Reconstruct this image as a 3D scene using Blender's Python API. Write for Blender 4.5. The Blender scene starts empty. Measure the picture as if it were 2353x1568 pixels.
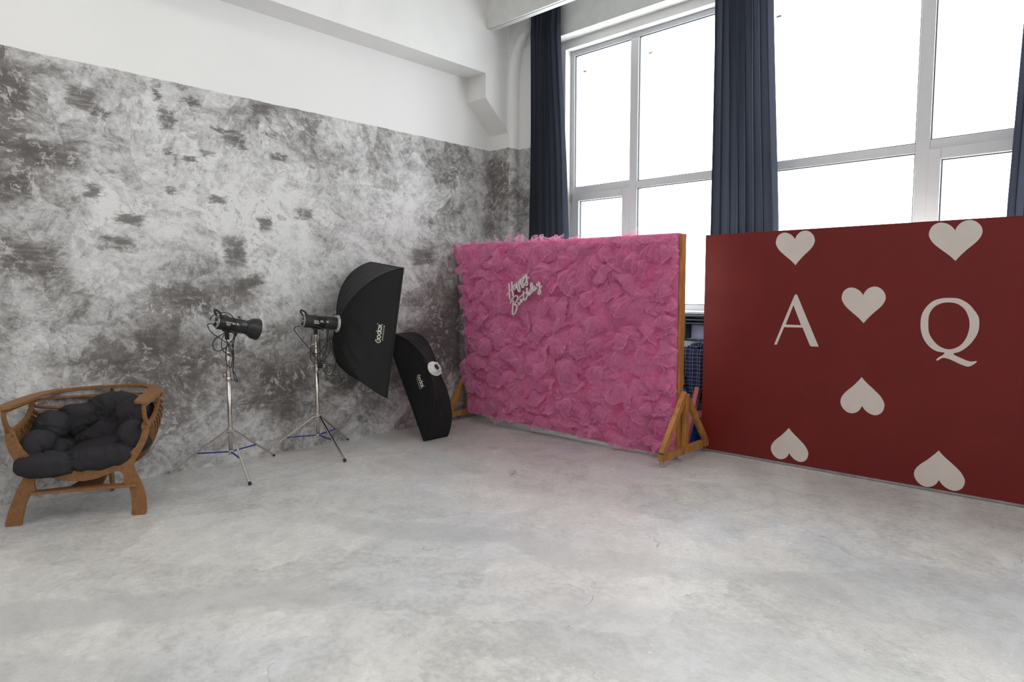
import bpy, bmesh, math, random
from mathutils import Vector, Matrix, noise
from mathutils.geometry import tessellate_polygon
PI = math.pi
scene = bpy.context.scene
COL = scene.collection

# ---------------------------------------------------------------- camera, world, light, exposure
cam_data = bpy.data.cameras.new('camera'); cam_data.sensor_width = 36.0
cam_data.lens = 1506.0/2353.0*36.0; cam_data.clip_end = 200; cam_data.clip_start = .05
camera = bpy.data.objects.new('camera', cam_data); COL.objects.link(camera)
camera.location = (0, 0, 1.5)
camera.rotation_euler = (PI/2 - math.atan(116/1506.0), 0, math.radians(43.2))
scene.camera = camera

world = bpy.data.worlds.new('overcast_sky'); scene.world = world; world.use_nodes = True
wn = world.node_tree; wn.nodes.clear()
wo = wn.nodes.new('ShaderNodeOutputWorld'); wb = wn.nodes.new('ShaderNodeBackground')
wb.inputs['Color'].default_value = (0.965, 0.98, 1.0, 1); wb.inputs['Strength'].default_value = 8.9
wn.links.new(wb.outputs[0], wo.inputs[0])

# the four window openings of the right wall: x0, x1 (z 1.30 to 4.22)
OPEN = [(-4.80, -2.80), (-2.62, -0.40), (0.0, 2.0), (2.4, 4.4)]
ZS, ZT = 1.30, 4.22
for x0, x1 in OPEN:
    ld = bpy.data.lights.new('window_portal', 'AREA'); ld.shape = 'RECTANGLE'
    ld.size = x1-x0; ld.size_y = ZT-ZS; ld.cycles.is_portal = True
    lo = bpy.data.objects.new('window_portal', ld); COL.objects.link(lo)
    lo.location = ((x0+x1)/2, 6.28, (ZS+ZT)/2); lo.rotation_euler = (-PI/2, 0, 0)
# fill lamps added under the ceiling out of view; invented housings follow with the room
FILL_LAMPS = [(-2.8, .6), (.2, .6), (-2.8, -2.4), (.2, -2.4), (3.2, 1.8)]
for lx, ly in FILL_LAMPS:
    ld = bpy.data.lights.new('fill_light', 'AREA'); ld.shape = 'RECTANGLE'
    ld.size = 1.2; ld.size_y = .6; ld.energy = 34; ld.color = (1.0, .96, .92)
    lo = bpy.data.objects.new('fill_light', ld); COL.objects.link(lo); lo.location = (lx, ly, 5.335)
vs = scene.view_settings
vs.view_transform = 'Standard'; vs.look = 'None'; vs.gamma = 1; vs.use_curve_mapping = False
vs.exposure = 0.0
scene.cycles.transparent_max_bounces = 32
scene.cycles.max_bounces = 10; scene.cycles.diffuse_bounces = 6
scene.cycles.sample_clamp_indirect = 6

# ---------------------------------------------------------------- shader helpers
class NT:
    def __init__(s, name):
        s.m = bpy.data.materials.new(name); s.m.use_nodes = True
        s.t = s.m.node_tree; s.t.nodes.clear()
        s.out = s.n('ShaderNodeOutputMaterial')
    def n(s, typ, **kw):
        x = s.t.nodes.new(typ)
        for k, v in kw.items(): setattr(x, k, v)
        return x
    def l(s, a, b): s.t.links.new(a, b)
    def put(s, sock, v):
        if hasattr(v, 'is_linked') or isinstance(v, bpy.types.NodeSocket): s.l(v, sock)
        else: sock.default_value = v
    def math(s, op, a, b=0.0, c=0.0, clamp=False):
        x = s.n('ShaderNodeMath', operation=op); x.use_clamp = clamp
        s.put(x.inputs[0], a); s.put(x.inputs[1], b); s.put(x.inputs[2], c)
        return x.outputs[0]
    def vmath(s, op, a, b=(0, 0, 0)):
        x = s.n('ShaderNodeVectorMath', operation=op)
        s.put(x.inputs[0], a); s.put(x.inputs[1], b); return x.outputs[0]
    def pos(s): return s.n('ShaderNodeNewGeometry').outputs['Position']
    def obj(s): return s.n('ShaderNodeTexCoord').outputs['Object']
    def sep(s, v):
        x = s.n('ShaderNodeSeparateXYZ'); s.l(v, x.inputs[0]); return x.outputs
    def comb(s, a, b, c=0.0):
        x = s.n('ShaderNodeCombineXYZ'); s.put(x.inputs[0], a); s.put(x.inputs[1], b); s.put(x.inputs[2], c); return x.outputs[0]
    def noise(s, v, scale, detail=4, rough=.55, dist=0.0):
        x = s.n('ShaderNodeTexNoise'); s.l(v, x.inputs['Vector'])
        x.inputs['Scale'].default_value = scale; x.inputs['Detail'].default_value = detail
        x.inputs['Roughness'].default_value = rough; x.inputs['Distortion'].default_value = dist
        return x
    def vor(s, v, scale, feature='F1'):
        x = s.n('ShaderNodeTexVoronoi', feature=feature); s.l(v, x.inputs['Vector']); x.inputs['Scale'].default_value = scale
        return x
    def mapr(s, v, a, b, c=0.0, d=1.0, smooth=True):
        x = s.n('ShaderNodeMapRange'); x.interpolation_type = 'SMOOTHSTEP' if smooth else 'LINEAR'
        s.put(x.inputs[0], v)
        for i, q in enumerate((a, b, c, d)): x.inputs[i+1].default_value = q
        return x.outputs[0]
    def mix(s, f, a, b, blend='MIX'):
        x = s.n('ShaderNodeMix', data_type='RGBA', blend_type=blend)
        s.put(x.inputs[0], f)
        for i, v in ((6, a), (7, b)):
            s.put(x.inputs[i], v if not isinstance(v, tuple) else (*v, 1.0)[:4])
        return x.outputs[2]
    def ramp(s, f, stops):
        x = s.n('ShaderNodeValToRGB'); s.l(f, x.inputs[0]); e = x.color_ramp.elements
        while len(e) < len(stops): e.new(.5)
        for k, (p, c) in enumerate(stops): e[k].position = p; e[k].color = (*c, 1)
        return x.outputs[0]
    def bump(s, h, strength=.3, dist=.01):
        x = s.n('ShaderNodeBump'); s.l(h, x.inputs['Height'])
        x.inputs['Strength'].default_value = strength; x.inputs['Distance'].default_value = dist
        return x.outputs[0]
    def pbr(s, color, rough=.6, metal=0.0, spec=.5, normal=None, **kw):
        b = s.n('ShaderNodeBsdfPrincipled')
        s.put(b.inputs['Base Color'], color if not isinstance(color, tuple) else (*color, 1.0)[:4])
        s.put(b.inputs['Roughness'], rough); s.put(b.inputs['Metallic'], metal)
        b.inputs['Specular IOR Level'].default_value = spec
        if normal is not None: s.l(normal, b.inputs['Normal'])
        for k, v in kw.items(): s.put(b.inputs[k], v)
        return b.outputs[0]
    def done(s, sh): s.l(sh, s.out.inputs[0]); return s.m

def mottled(name, c, rough=.6, metal=0.0, spec=.5, var=.15, scale=20, bump=.0, bscale=60, stretch=(1, 1, 1)):
    t = NT(name); v = t.vmath('MULTIPLY', t.obj(), stretch)
    f = t.noise(v, scale, 5).outputs[0]
    f = t.mapr(f, .3, .7)
    col = t.mix(f, tuple(x*(1-var) for x in c), tuple(min(1, x*(1+var)) for x in c))
    nrm = t.bump(t.noise(v, bscale, 3).outputs[0], bump, .004) if bump else None
    return t.done(t.pbr(col, rough, metal, spec, nrm))

def plaster(name, white=(.78, .775, .765)):
    """grey trowelled plaster up to 3.16 m, white paint above"""
    t = NT(name); P = t.pos(); s = t.sep(P)
    q = t.comb(t.math('ADD', s[1], s[0]), s[2], 0.0)            # along the wall, height
    warp = t.noise(q, 1.6, 4).outputs['Color']
    qw = t.vmath('ADD', q, t.vmath('MULTIPLY', t.vmath('SUBTRACT', warp, (.5, .5, .5)), (.55, .55, 0)))
    def strokes(cell, sc, lo, hi, det=7):
        vc = t.vor(qw, cell); cs = t.sep(vc.outputs['Color'])
        ang = t.math('MULTIPLY_ADD', cs[0], hi-lo, lo)
        rot = t.n('ShaderNodeVectorRotate', rotation_type='Z_AXIS'); t.l(q, rot.inputs['Vector']); t.l(ang, rot.inputs['Angle'])
        rv = t.vmath('ADD', t.vmath('MULTIPLY', rot.outputs[0], (1, 3.0, 1)), t.vmath('MULTIPLY', vc.outputs['Color'], (13, 17, 11)))
        return t.noise(rv, sc, det, .62).outputs[0], cs, rot.outputs[0]
    s1, c1, _r = strokes(1.7, 1.5, -.9, 1.2)
    s2, c2, rotv = strokes(3.6, 3.2, -1.5, 1.5)
    s3, c3, _r = strokes(7.5, 9.0, -1.5, 1.5)
    big = t.noise(q, .75, 3, .5).outputs[0]
    v = t.math('MULTIPLY', big, .42)
    v = t.math('MULTIPLY_ADD', s1, .30, v); v = t.math('MULTIPLY_ADD', s2, .26, v); v = t.math('MULTIPLY_ADD', s3, .20, v)
    rag = t.noise(t.vmath('MULTIPLY', q, (1, 1.5, 1)), 17, 9, .78).outputs[0]
    v = t.math('MULTIPLY_ADD', t.math('SUBTRACT', rag, .5), .26, v)
    v = t.math('MULTIPLY_ADD', c1[1], .06, v); v = t.math('MULTIPLY_ADD', c2[1], .04, v)
    # paler and browner plaster zones, partly the wall's light and shade put into colour: (along, height, r_along, r_height, amount)
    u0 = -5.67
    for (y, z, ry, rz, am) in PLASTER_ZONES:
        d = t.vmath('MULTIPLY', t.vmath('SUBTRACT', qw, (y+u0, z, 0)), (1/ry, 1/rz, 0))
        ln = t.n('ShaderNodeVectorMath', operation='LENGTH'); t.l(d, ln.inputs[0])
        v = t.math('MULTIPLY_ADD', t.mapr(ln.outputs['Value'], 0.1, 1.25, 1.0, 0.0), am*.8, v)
    col = t.ramp(v, [(.45, (.120, .107, .100)), (.535, (.200, .184, .176)), (.59, (.325, .313, .306)), (.645, (.50, .495, .49)), (.74, (.74, .735, .73))])
    # bare dark smears, each with its own place and ragged outline
    fine = t.vmath('MULTIPLY', t.vmath('SUBTRACT', t.noise(t.vmath('MULTIPLY', q, (1, 3, 1)), 9, 6, .7).outputs['Color'], (.5, .5, .5)), (.22, .12, 0))
    qf = t.vmath('ADD', q, fine)
    dark = None
    for (y, z, hy, hz, a) in SMEARS:
        dd = t.vmath('SUBTRACT', qf, (y+u0, z, 0))
        rot = t.n('ShaderNodeVectorRotate', rotation_type='Z_AXIS'); t.l(dd, rot.inputs['Vector']); rot.inputs['Angle'].default_value = a
        ds = t.vmath('MULTIPLY', t.vmath('ABSOLUTE', rot.outputs[0]), (1/hy, 1/hz, 0)); dv = t.sep(ds)
        m = t.mapr(t.math('MAXIMUM', dv[0], dv[1]), .55, 1.2, 1.0, 0.0)
        dark = m if dark is None else t.math('MAXIMUM', dark, m)
    streak = t.noise(t.vmath('MULTIPLY', q, (1, 7, 1)), 5, 5, .6).outputs[0]
    dark = t.math('MULTIPLY', dark, t.mapr(streak, .30, .52, .35, .85))
    col = t.mix(dark, col, (.105, .092, .086))
    # crisp flakes of the pale and the dark coat
    fl = t.noise(t.vmath('MULTIPLY', rotv, (1, 1.7, 1)), 11, 10, .80, .6).outputs[0]
    where = t.noise(t.vmath('ADD', q, (4, 9, 0)), 2.3, 4).outputs[0]
    col = t.mix(t.math('MULTIPLY', t.mapr(fl, .535, .56), t.mapr(where, .44, .60, .1, .60)), col, (.72, .71, .70))
    col = t.mix(t.math('MULTIPLY', t.mapr(fl, .455, .43), t.mapr(where, .58, .44, .05, .42)), col, (.13, .117, .11))
    # hairline scratches
    sc = t.vor(t.vmath('ADD', t.vmath('MULTIPLY', q, (1, 2.2, 1)), t.vmath('MULTIPLY', warp, (1.5, 1.5, 0))), 2.6, 'DISTANCE_TO_EDGE')
    scr = t.math('MULTIPLY', t.mapr(sc.outputs['Distance'], 0, .012, 1, 0), t.mapr(s3, .5, .62, 0, .55))
    col = t.mix(scr, col, (.10, .09, .085))
    # the edge of the plaster
    ed = t.math('ADD', s[2], t.math('MULTIPLY', t.math('SUBTRACT', t.noise(P, 8, 3).outputs[0], .5), .02))
    top = t.mapr(ed, 3.160, 3.166)
    wh = t.mix(t.noise(P, 1.2, 3).outputs[0], tuple(x*.96 for x in white), tuple(x*1.03 for x in white))
    c = t.mix(top, col, wh)
    h = t.math('MULTIPLY', t.math('ADD', t.math('ADD', t.math('MULTIPLY_ADD', fl, 2.2, rag), s3), t.math('MULTIPLY', t.noise(q, 30, 4).outputs[0], .5)), t.math('SUBTRACT', 1.0, top))
    r = t.mapr(v, .5, .8, .62, .5)
    return t.done(t.pbr(c, r, 0, .35, t.bump(h, .42, .012)))

# (distance along the wall = y, height, half sizes, amount)
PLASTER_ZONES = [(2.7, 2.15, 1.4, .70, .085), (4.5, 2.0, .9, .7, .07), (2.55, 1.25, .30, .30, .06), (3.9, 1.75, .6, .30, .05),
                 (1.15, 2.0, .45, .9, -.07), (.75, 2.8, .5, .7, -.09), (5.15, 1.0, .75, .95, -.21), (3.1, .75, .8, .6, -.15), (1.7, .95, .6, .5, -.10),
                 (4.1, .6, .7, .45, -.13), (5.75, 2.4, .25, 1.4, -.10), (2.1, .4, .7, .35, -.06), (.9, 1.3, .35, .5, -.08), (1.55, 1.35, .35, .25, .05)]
SMEARS = [(1.42, 2.91, 0.101, 0.088, 0.19), (1.55, 2.82, 0.04, 0.058, -1.17), (1.24, 2.46, 0.195, 0.105, -0.03), (1.17, 2.49, 0.131, 0.061, -0.12), (2.02, 2.86, 0.066, 0.102, 0.02), (2.56, 2.78, 0.115, 0.055, 0.09), (2.53, 2.85, 0.13, 0.018, 0.14), (2.18, 2.58, 0.063, 0.025, -0.03), (2.32, 2.64, 0.057, 0.021, -0.09), (1.48, 2.24, 0.051, 0.064, 0.4), (2.02, 2.6, 0.046, 0.014, 0.02), (1.71, 2.05, 0.105, 0.043, 0.02), (2.4, 2.27, 0.074, 0.036, 0.05), (2.95, 2.7, 0.085, 0.035, -0.03), (2.02, 2.3, 0.047, 0.031, 0.05), (2.21, 3.04, 0.098, 0.035, 0.02), (2.8, 3.1, 0.106, 0.045, -0.03), (1.95, 3.05, 0.026, 0.061, -0.12), (1.02, 2.88, 0.099, 0.132, 0.05), (0.97, 2.21, 0.149, 0.104, -0.12), (2.53, 1.83, 0.1, 0.15, -0.12), (2.81, 2.09, 0.066, 0.07, -0.12), (3.2, 2.22, 0.09, 0.056, -0.12), (2.66, 1.57, 0.137, 0.054, -0.29), (1.62, 1.86, 0.121, 0.06, 0.05), (2.19, 1.42, 0.179, 0.109, 0.4), (1.81, 1.08, 0.09, 0.104, -0.12), (2.41, 2.85, 0.051, 0.018, 0.23), (2.88, 2.89, 0.074, 0.023, 0.05), (4.68, 0.86, 0.39, 0.34, -0.12), (4.63, 1.87, 0.187, 0.104, -0.12), (1.09, 1.71, 0.183, 0.138, 0.05), (2.89, 0.57, 0.263, 0.242, 0.4)]

def concrete_floor():
    t = NT('trowelled_concrete'); P = t.pos(); s = t.sep(P)
    q = t.comb(s[0], s[1], 0.0)
    w = t.noise(q, 1.1, 5).outputs['Color']
    qw = t.vmath('ADD', q, t.vmath('MULTIPLY', t.vmath('SUBTRACT', w, (.5, .5, .5)), (.7, .7, 0)))
    vc = t.vor(qw, 1.15); cs = t.sep(vc.outputs['Color'])
    vc2 = t.vor(qw, 2.7); cs2 = t.sep(vc2.outputs['Color'])
    rot = t.n('ShaderNodeVectorRotate', rotation_type='Z_AXIS'); t.l(q, rot.inputs['Vector']); t.put(rot.inputs['Angle'], t.math('MULTIPLY', cs[0], 2.6))
    st = t.noise(t.vmath('MULTIPLY', rot.outputs[0], (1, 2.4, 1)), 3.2, 8, .62).outputs[0]
    big = t.noise(q, .55, 4, .55).outputs[0]
    fine = t.noise(q, 26, 6, .7).outputs[0]
    mid = t.noise(q, 5.5, 7, .68).outputs[0]
    v = t.math('MULTIPLY_ADD', big, .22, .05); v = t.math('MULTIPLY_ADD', st, .20, v); v = t.math('MULTIPLY_ADD', mid, .24, v); v = t.math('MULTIPLY_ADD', cs[1], .07, v)
    v = t.math('MULTIPLY_ADD', cs2[1], .05, v); v = t.math('MULTIPLY_ADD', fine, .34, t.math('SUBTRACT', v, .07))
    col = t.ramp(v, [(.36, (.33, .317, .298)), (.46, (.465, .455, .437)), (.54, (.585, .573, .553)), (.62, (.69, .675, .652)), (.75, (.77, .75, .725))])
    blue = t.mapr(t.noise(t.vmath('ADD', q, (7, 3, 0)), .8, 3).outputs[0], .48, .66, 0, .75)
    col = t.mix(blue, col, t.mix(1.0, col, (.93, .97, 1.03), 'MULTIPLY'))
    # greyer patches left by the screed
    for (x, y, hx, hy, a, k) in [(-3.35, 1.0, .85, .18, 1.05, .35), (-2.3, 2.9, 1.6, .13, .43, .32), (-2.95, .45, .5, .2, .9, .3), (-2.75, 1.75, .12, .35, -.5, .25), (-1.2, 2.5, .8, .35, .3, .35), (-.6, 3.6, .6, .5, .1, .3)]:
        dd = t.vmath('SUBTRACT', qw, (x, y, 0))
        r2 = t.n('ShaderNodeVectorRotate', rotation_type='Z_AXIS'); t.l(dd, r2.inputs['Vector']); r2.inputs['Angle'].default_value = -a
        dv = t.sep(t.vmath('MULTIPLY', t.vmath('ABSOLUTE', r2.outputs[0]), (1/hx, 1/hy, 0)))
        m = t.mapr(t.math('MAXIMUM', dv[0], dv[1]), .8, 1.15, k, 0.0)
        m = t.math('MULTIPLY', m, t.mapr(fine, .3, .6, .55, 1))
        col = t.mix(m, col, (.36, .37, .38))
    pits = t.math('MULTIPLY', t.mapr(t.vor(q, 7.0).outputs['Distance'], .018, .035, 1, 0), t.mapr(t.noise(q, 3, 2).outputs[0], .52, .6, 0, 1))
    col = t.mix(t.math('MULTIPLY', pits, .85), col, (.10, .09, .075))
    flecks = t.math('MULTIPLY', t.mapr(t.vor(t.vmath('ADD', q, (3.3, 1.7, 0)), 13.0).outputs['Distance'], .05, .09, 1, 0), t.mapr(t.noise(q, 4, 2).outputs[0], .5, .62, 0, .6))
    col = t.mix(flecks, col, (.78, .77, .75))
    ve = t.vor(t.vmath('ADD', qw, t.vmath('MULTIPLY', t.noise(q, 6, 3).outputs['Color'], (.12, .12, 0))), .8, 'DISTANCE_TO_EDGE').outputs['Distance']
    crack = t.math('MULTIPLY', t.mapr(ve, .0, .0022, 1, 0), t.mapr(t.noise(t.vmath('ADD', q, (9, 1, 0)), 2.1, 2).outputs[0], .56, .62, 0, .6))
    col = t.mix(crack, col, (.16, .15, .14))
    h = t.math('ADD', t.math('MULTIPLY', st, .7), t.math('MULTIPLY', t.noise(q, 60, 5, .7).outputs[0], .5))
    h = t.math('SUBTRACT', h, t.math('ADD', pits, crack))
    r = t.mapr(v, .4, .7, .36, .24)
    return t.done(t.pbr(col, r, 0, .5, t.bump(h, .34, .01)))

M = {}
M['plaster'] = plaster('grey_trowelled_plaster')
M['white'] = mottled('white_wall_paint', (.78, .775, .765), .75, 0, .25, .03, 2, .05, 40)
M['concrete_white'] = mottled('painted_concrete', (.68, .68, .665), .8, 0, .25, .06, 6, .25, 50)
M['floor'] = concrete_floor()
M['pvc'] = mottled('white_plastic_profile', (.66, .66, .68), .35, 0, .5, .02, 6)
M['gasket'] = mottled('dark_window_gasket', (.03, .04, .05), .5)
M['black_plastic'] = mottled('black_painted_metal', (.012, .012, .013), .38, 0, .5, .3, 30)
M['black_rubber'] = mottled('black_rubber', (.010, .010, .011), .45, 0, .5, .2, 30)
M['grey_panel'] = mottled('grey_green_control_panel', (.28, .32, .28), .5, 0, .5, .2, 40)
M['ring'] = mottled('silver_cast_ring', (.74, .73, .72), .35, .45, .5, .12, 30)
M['board_back'] = mottled('pale_panel_back', (.62, .61, .62), .8)
M['steel'] = mottled('chromed_steel', (.62, .58, .53), .22, 1.0, .5, .08, 12)
M['aluminium'] = mottled('brushed_aluminium', (.60, .58, .55), .38, .9, .5, .1, 12, .05, 90, (1, 1, 1))
M['blue_paint'] = mottled('blue_enamel', (.012, .035, .24), .35, 0, .5, .1)
M['softbox'] = mottled('black_nylon', (.0055, .0053, .006), .6, 0, .4, .2, 60, .25, 25)
M['diffuser'] = mottled('white_diffuser_cloth', (.75, .75, .75), .8)
M['print_white'] = mottled('white_print', (.75, .73, .66), .6, 0, .3, .05)
M['print_cream'] = mottled('cream_print', (.62, .55, .38), .6, 0, .3, .05)
M['red_plastic'] = mottled('red_button', (.5, .02, .02), .4)
M['tape'] = mottled('clear_wrapping_film', (.55, .50, .44), .25, .2, .8, .35, 40, .8, 60)
M['ply'] = mottled('brown_plywood_sheet', (.225, .104, .036), .55, 0, .4, .16, 55, .12, 120)
M['ply_edge'] = mottled('plywood_edge', (.17, .075, .03), .6, 0, .4, .2, 60)
M['cushion'] = mottled('charcoal_cotton', (.034, .032, .036), .95, 0, .15, .10, 300, .25, 600)
M['cushion'].name = 'charcoal_cotton'
M['red_board'] = mottled('dark_red_matt_paint', (.150, .0115, .0095), .48, 0, .28, .05, 3, .12, 300)
M['heart_white'] = mottled('off_white_paint', (.64, .57, .53), .6, 0, .3, .03, 4, .08, 200)
M['dark_edge'] = mottled('dark_board_edge', (.02, .016, .016), .6)
M['grey_trim'] = mottled('grey_metal_strip', (.35, .35, .36), .35, .7)
M['pine'] = mottled('varnished_pine', (.43, .19, .048), .45, 0, .5, .28, 7, .08, 60, (3, 3, .6))
M['pink_timber'] = mottled('pink_painted_timber', (.50, .145, .155), .55, 0, .4, .08, 15)
M['foil'] = mottled('silver_foil', (.75, .72, .75), .28, .85, .8, .25, 18, 1.0, 30)
M['acrylic'] = mottled('white_sign_tube', (.74, .70, .69), .35, 0, .5, .03)
M['wheel'] = mottled('grey_caster_wheel', (.16, .14, .12), .5)
M['denim_blue'] = mottled('blue_cloth', (.012, .065, .30), .9, 0, .2, .5, 14, .5, 60)
M['shelf_dark'] = mottled('dark_grey_metal', (.035, .04, .06), .5, 0, .4, .2, 20)
M['lilac_white'] = mottled('pale_carton', (.33, .34, .50), .7, 0, .3, .05, 10)
M['sticker'] = mottled('grey_glass_sticker', (.55, .55, .57), .6)

def glass():
    t = NT('window_glass')
    lw = t.n('ShaderNodeFresnel'); lw.inputs[0].default_value = 1.45
    tr = t.n('ShaderNodeBsdfTransparent'); tr.inputs[0].default_value = (.95, .97, .97, 1)
    gl = t.n('ShaderNodeBsdfGlossy'); gl.inputs['Roughness'].default_value = .02
    mx = t.n('ShaderNodeMixShader'); bf = t.n('ShaderNodeNewGeometry').outputs['Backfacing']; t.l(t.math('MULTIPLY', lw.outputs[0], t.math('SUBTRACT', 1.0, bf)), mx.inputs[0]); t.l(tr.outputs[0], mx.inputs[1]); t.l(gl.outputs[0], mx.inputs[2])
    return t.done(mx.outputs[0])
M['glass'] = glass()

def cloth(name, c, trans=.25, c2=None, bump=.15, bscale=300, var=.08):
    t = NT(name); v = t.obj(); f = t.noise(v, 30, 4).outputs[0]
    col = t.mix(f, tuple(x*(1-var) for x in c), tuple(x*(1+var) for x in c))
    nr = t.bump(t.noise(v, bscale, 3).outputs[0], bump, .002)
    d = t.pbr(col, .9, 0, .15, nr)
    tl = t.n('ShaderNodeBsdfTranslucent'); t.put(tl.inputs[0], (*(c2 or c), 1))
    mx = t.n('ShaderNodeMixShader'); mx.inputs[0].default_value = trans
    t.l(d, mx.inputs[1]); t.l(tl.outputs[0], mx.inputs[2])
    return t.done(mx.outputs[0])
M['curtain'] = cloth('navy_curtain_cloth', (.044, .050, .066), .18, (.10, .11, .15))

def tulle(name, c, a0, a1, ctr):
    t = NT(name); P = t.pos()
    lw = t.n('ShaderNodeLayerWeight'); lw.inputs[0].default_value = .5
    fac = t.math('POWER', lw.outputs['Facing'], 1.6)
    n1 = t.noise(P, 7, 3).outputs[0]
    pw = t.vmath('ADD', t.vmath('MULTIPLY', P, (1, 1, .8)), t.vmath('MULTIPLY', t.noise(P, 4, 2).outputs['Color'], (.22, .22, .22)))
    cr = t.math('MULTIPLY', t.mapr(t.vor(pw, 8, 'DISTANCE_TO_EDGE').outputs['Distance'], 0, .02, 1, 0), t.mapr(n1, .45, .65, 0, .6))
    al = t.math('ADD', t.math('MULTIPLY', fac, a1), t.math('ADD', t.math('MULTIPLY', cr, .25), t.math('MULTIPLY_ADD', n1, .25, a0-.12)), clamp=True)
    col = t.mix(t.noise(P, 3, 3).outputs[0], tuple(x*.92 for x in c), tuple(min(1, x*1.08) for x in c))
    col = t.mix(t.math('MULTIPLY', cr, .7), col, (.95, .62, .76))
    d = t.n('ShaderNodeBsdfDiffuse'); t.l(col, d.inputs[0])
    tl = t.n('ShaderNodeBsdfTranslucent'); t.put(tl.inputs[0], (*ctr, 1))
    m1 = t.n('ShaderNodeMixShader'); m1.inputs[0].default_value = .22; t.l(d.outputs[0], m1.inputs[1]); t.l(tl.outputs[0], m1.inputs[2])
    tr = t.n('ShaderNodeBsdfTransparent')
    m2 = t.n('ShaderNodeMixShader'); t.l(al, m2.inputs[0]); t.l(tr.outputs[0], m2.inputs[1]); t.l(m1.outputs[0], m2.inputs[2])
    return t.done(m2.outputs[0])
M['tulle'] = tulle('pink_tulle_net', (.87, .315, .555), .30, .85, (.90, .48, .62))
M['tulle_hem'] = tulle('folded_tulle_hem', (.92, .50, .68), .62, .3, (.94, .55, .72))
M['tulle_base'] = mottled('deep_pink_fabric', (.62, .105, .27), .95, 0, .1, .22, 5, .4, 40)

def plaid():
    t = NT('navy_plaid_flannel'); s = t.sep(t.obj())
    w = t.noise(t.obj(), 5, 3).outputs[0]
    def band(c, period, width, off=0.0):
        f = t.math('FRACT', t.math('ADD', t.math('DIVIDE', t.math('ADD', c, t.math('MULTIPLY', w, .03)), period), off))
        return t.math('LESS_THAN', f, width)
    col = t.mix(band(s[0], .075, .42), (.016, .012, .016), (.020, .026, .072))
    col = t.mix(t.math('MULTIPLY', band(s[2], .075, .42), .6), col, (.028, .036, .10))
    for c, o in ((s[0], .2), (s[0], .62), (s[2], .1), (s[2], .55)):
        col = t.mix(t.math('MULTIPLY', band(c, .075, .06, o), .55), col, (.32, .33, .48))
    return t.done(t.pbr(col, .9, 0, .2, t.bump(t.noise(t.obj(), 60, 3).outputs[0], .3, .003)))
M['plaid'] = plaid()

def film():
    t = NT('printed_protective_film'); s = t.sep(t.obj())
    a = t.math('ADD', s[0], s[2])
    cell = t.math('FRACT', t.math('DIVIDE', a, .16))
    n1 = t.noise(t.vmath('MULTIPLY', t.obj(), (1, 0, 1)), 210, 2).outputs[0]
    m = t.math('MULTIPLY', t.math('LESS_THAN', cell, .5), t.math('GREATER_THAN', n1, .63))
    col = t.mix(m, (.55, .55, .57), (.16, .10, .10))
    return t.done(t.pbr(col, .5))
M['film'] = film()

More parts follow.
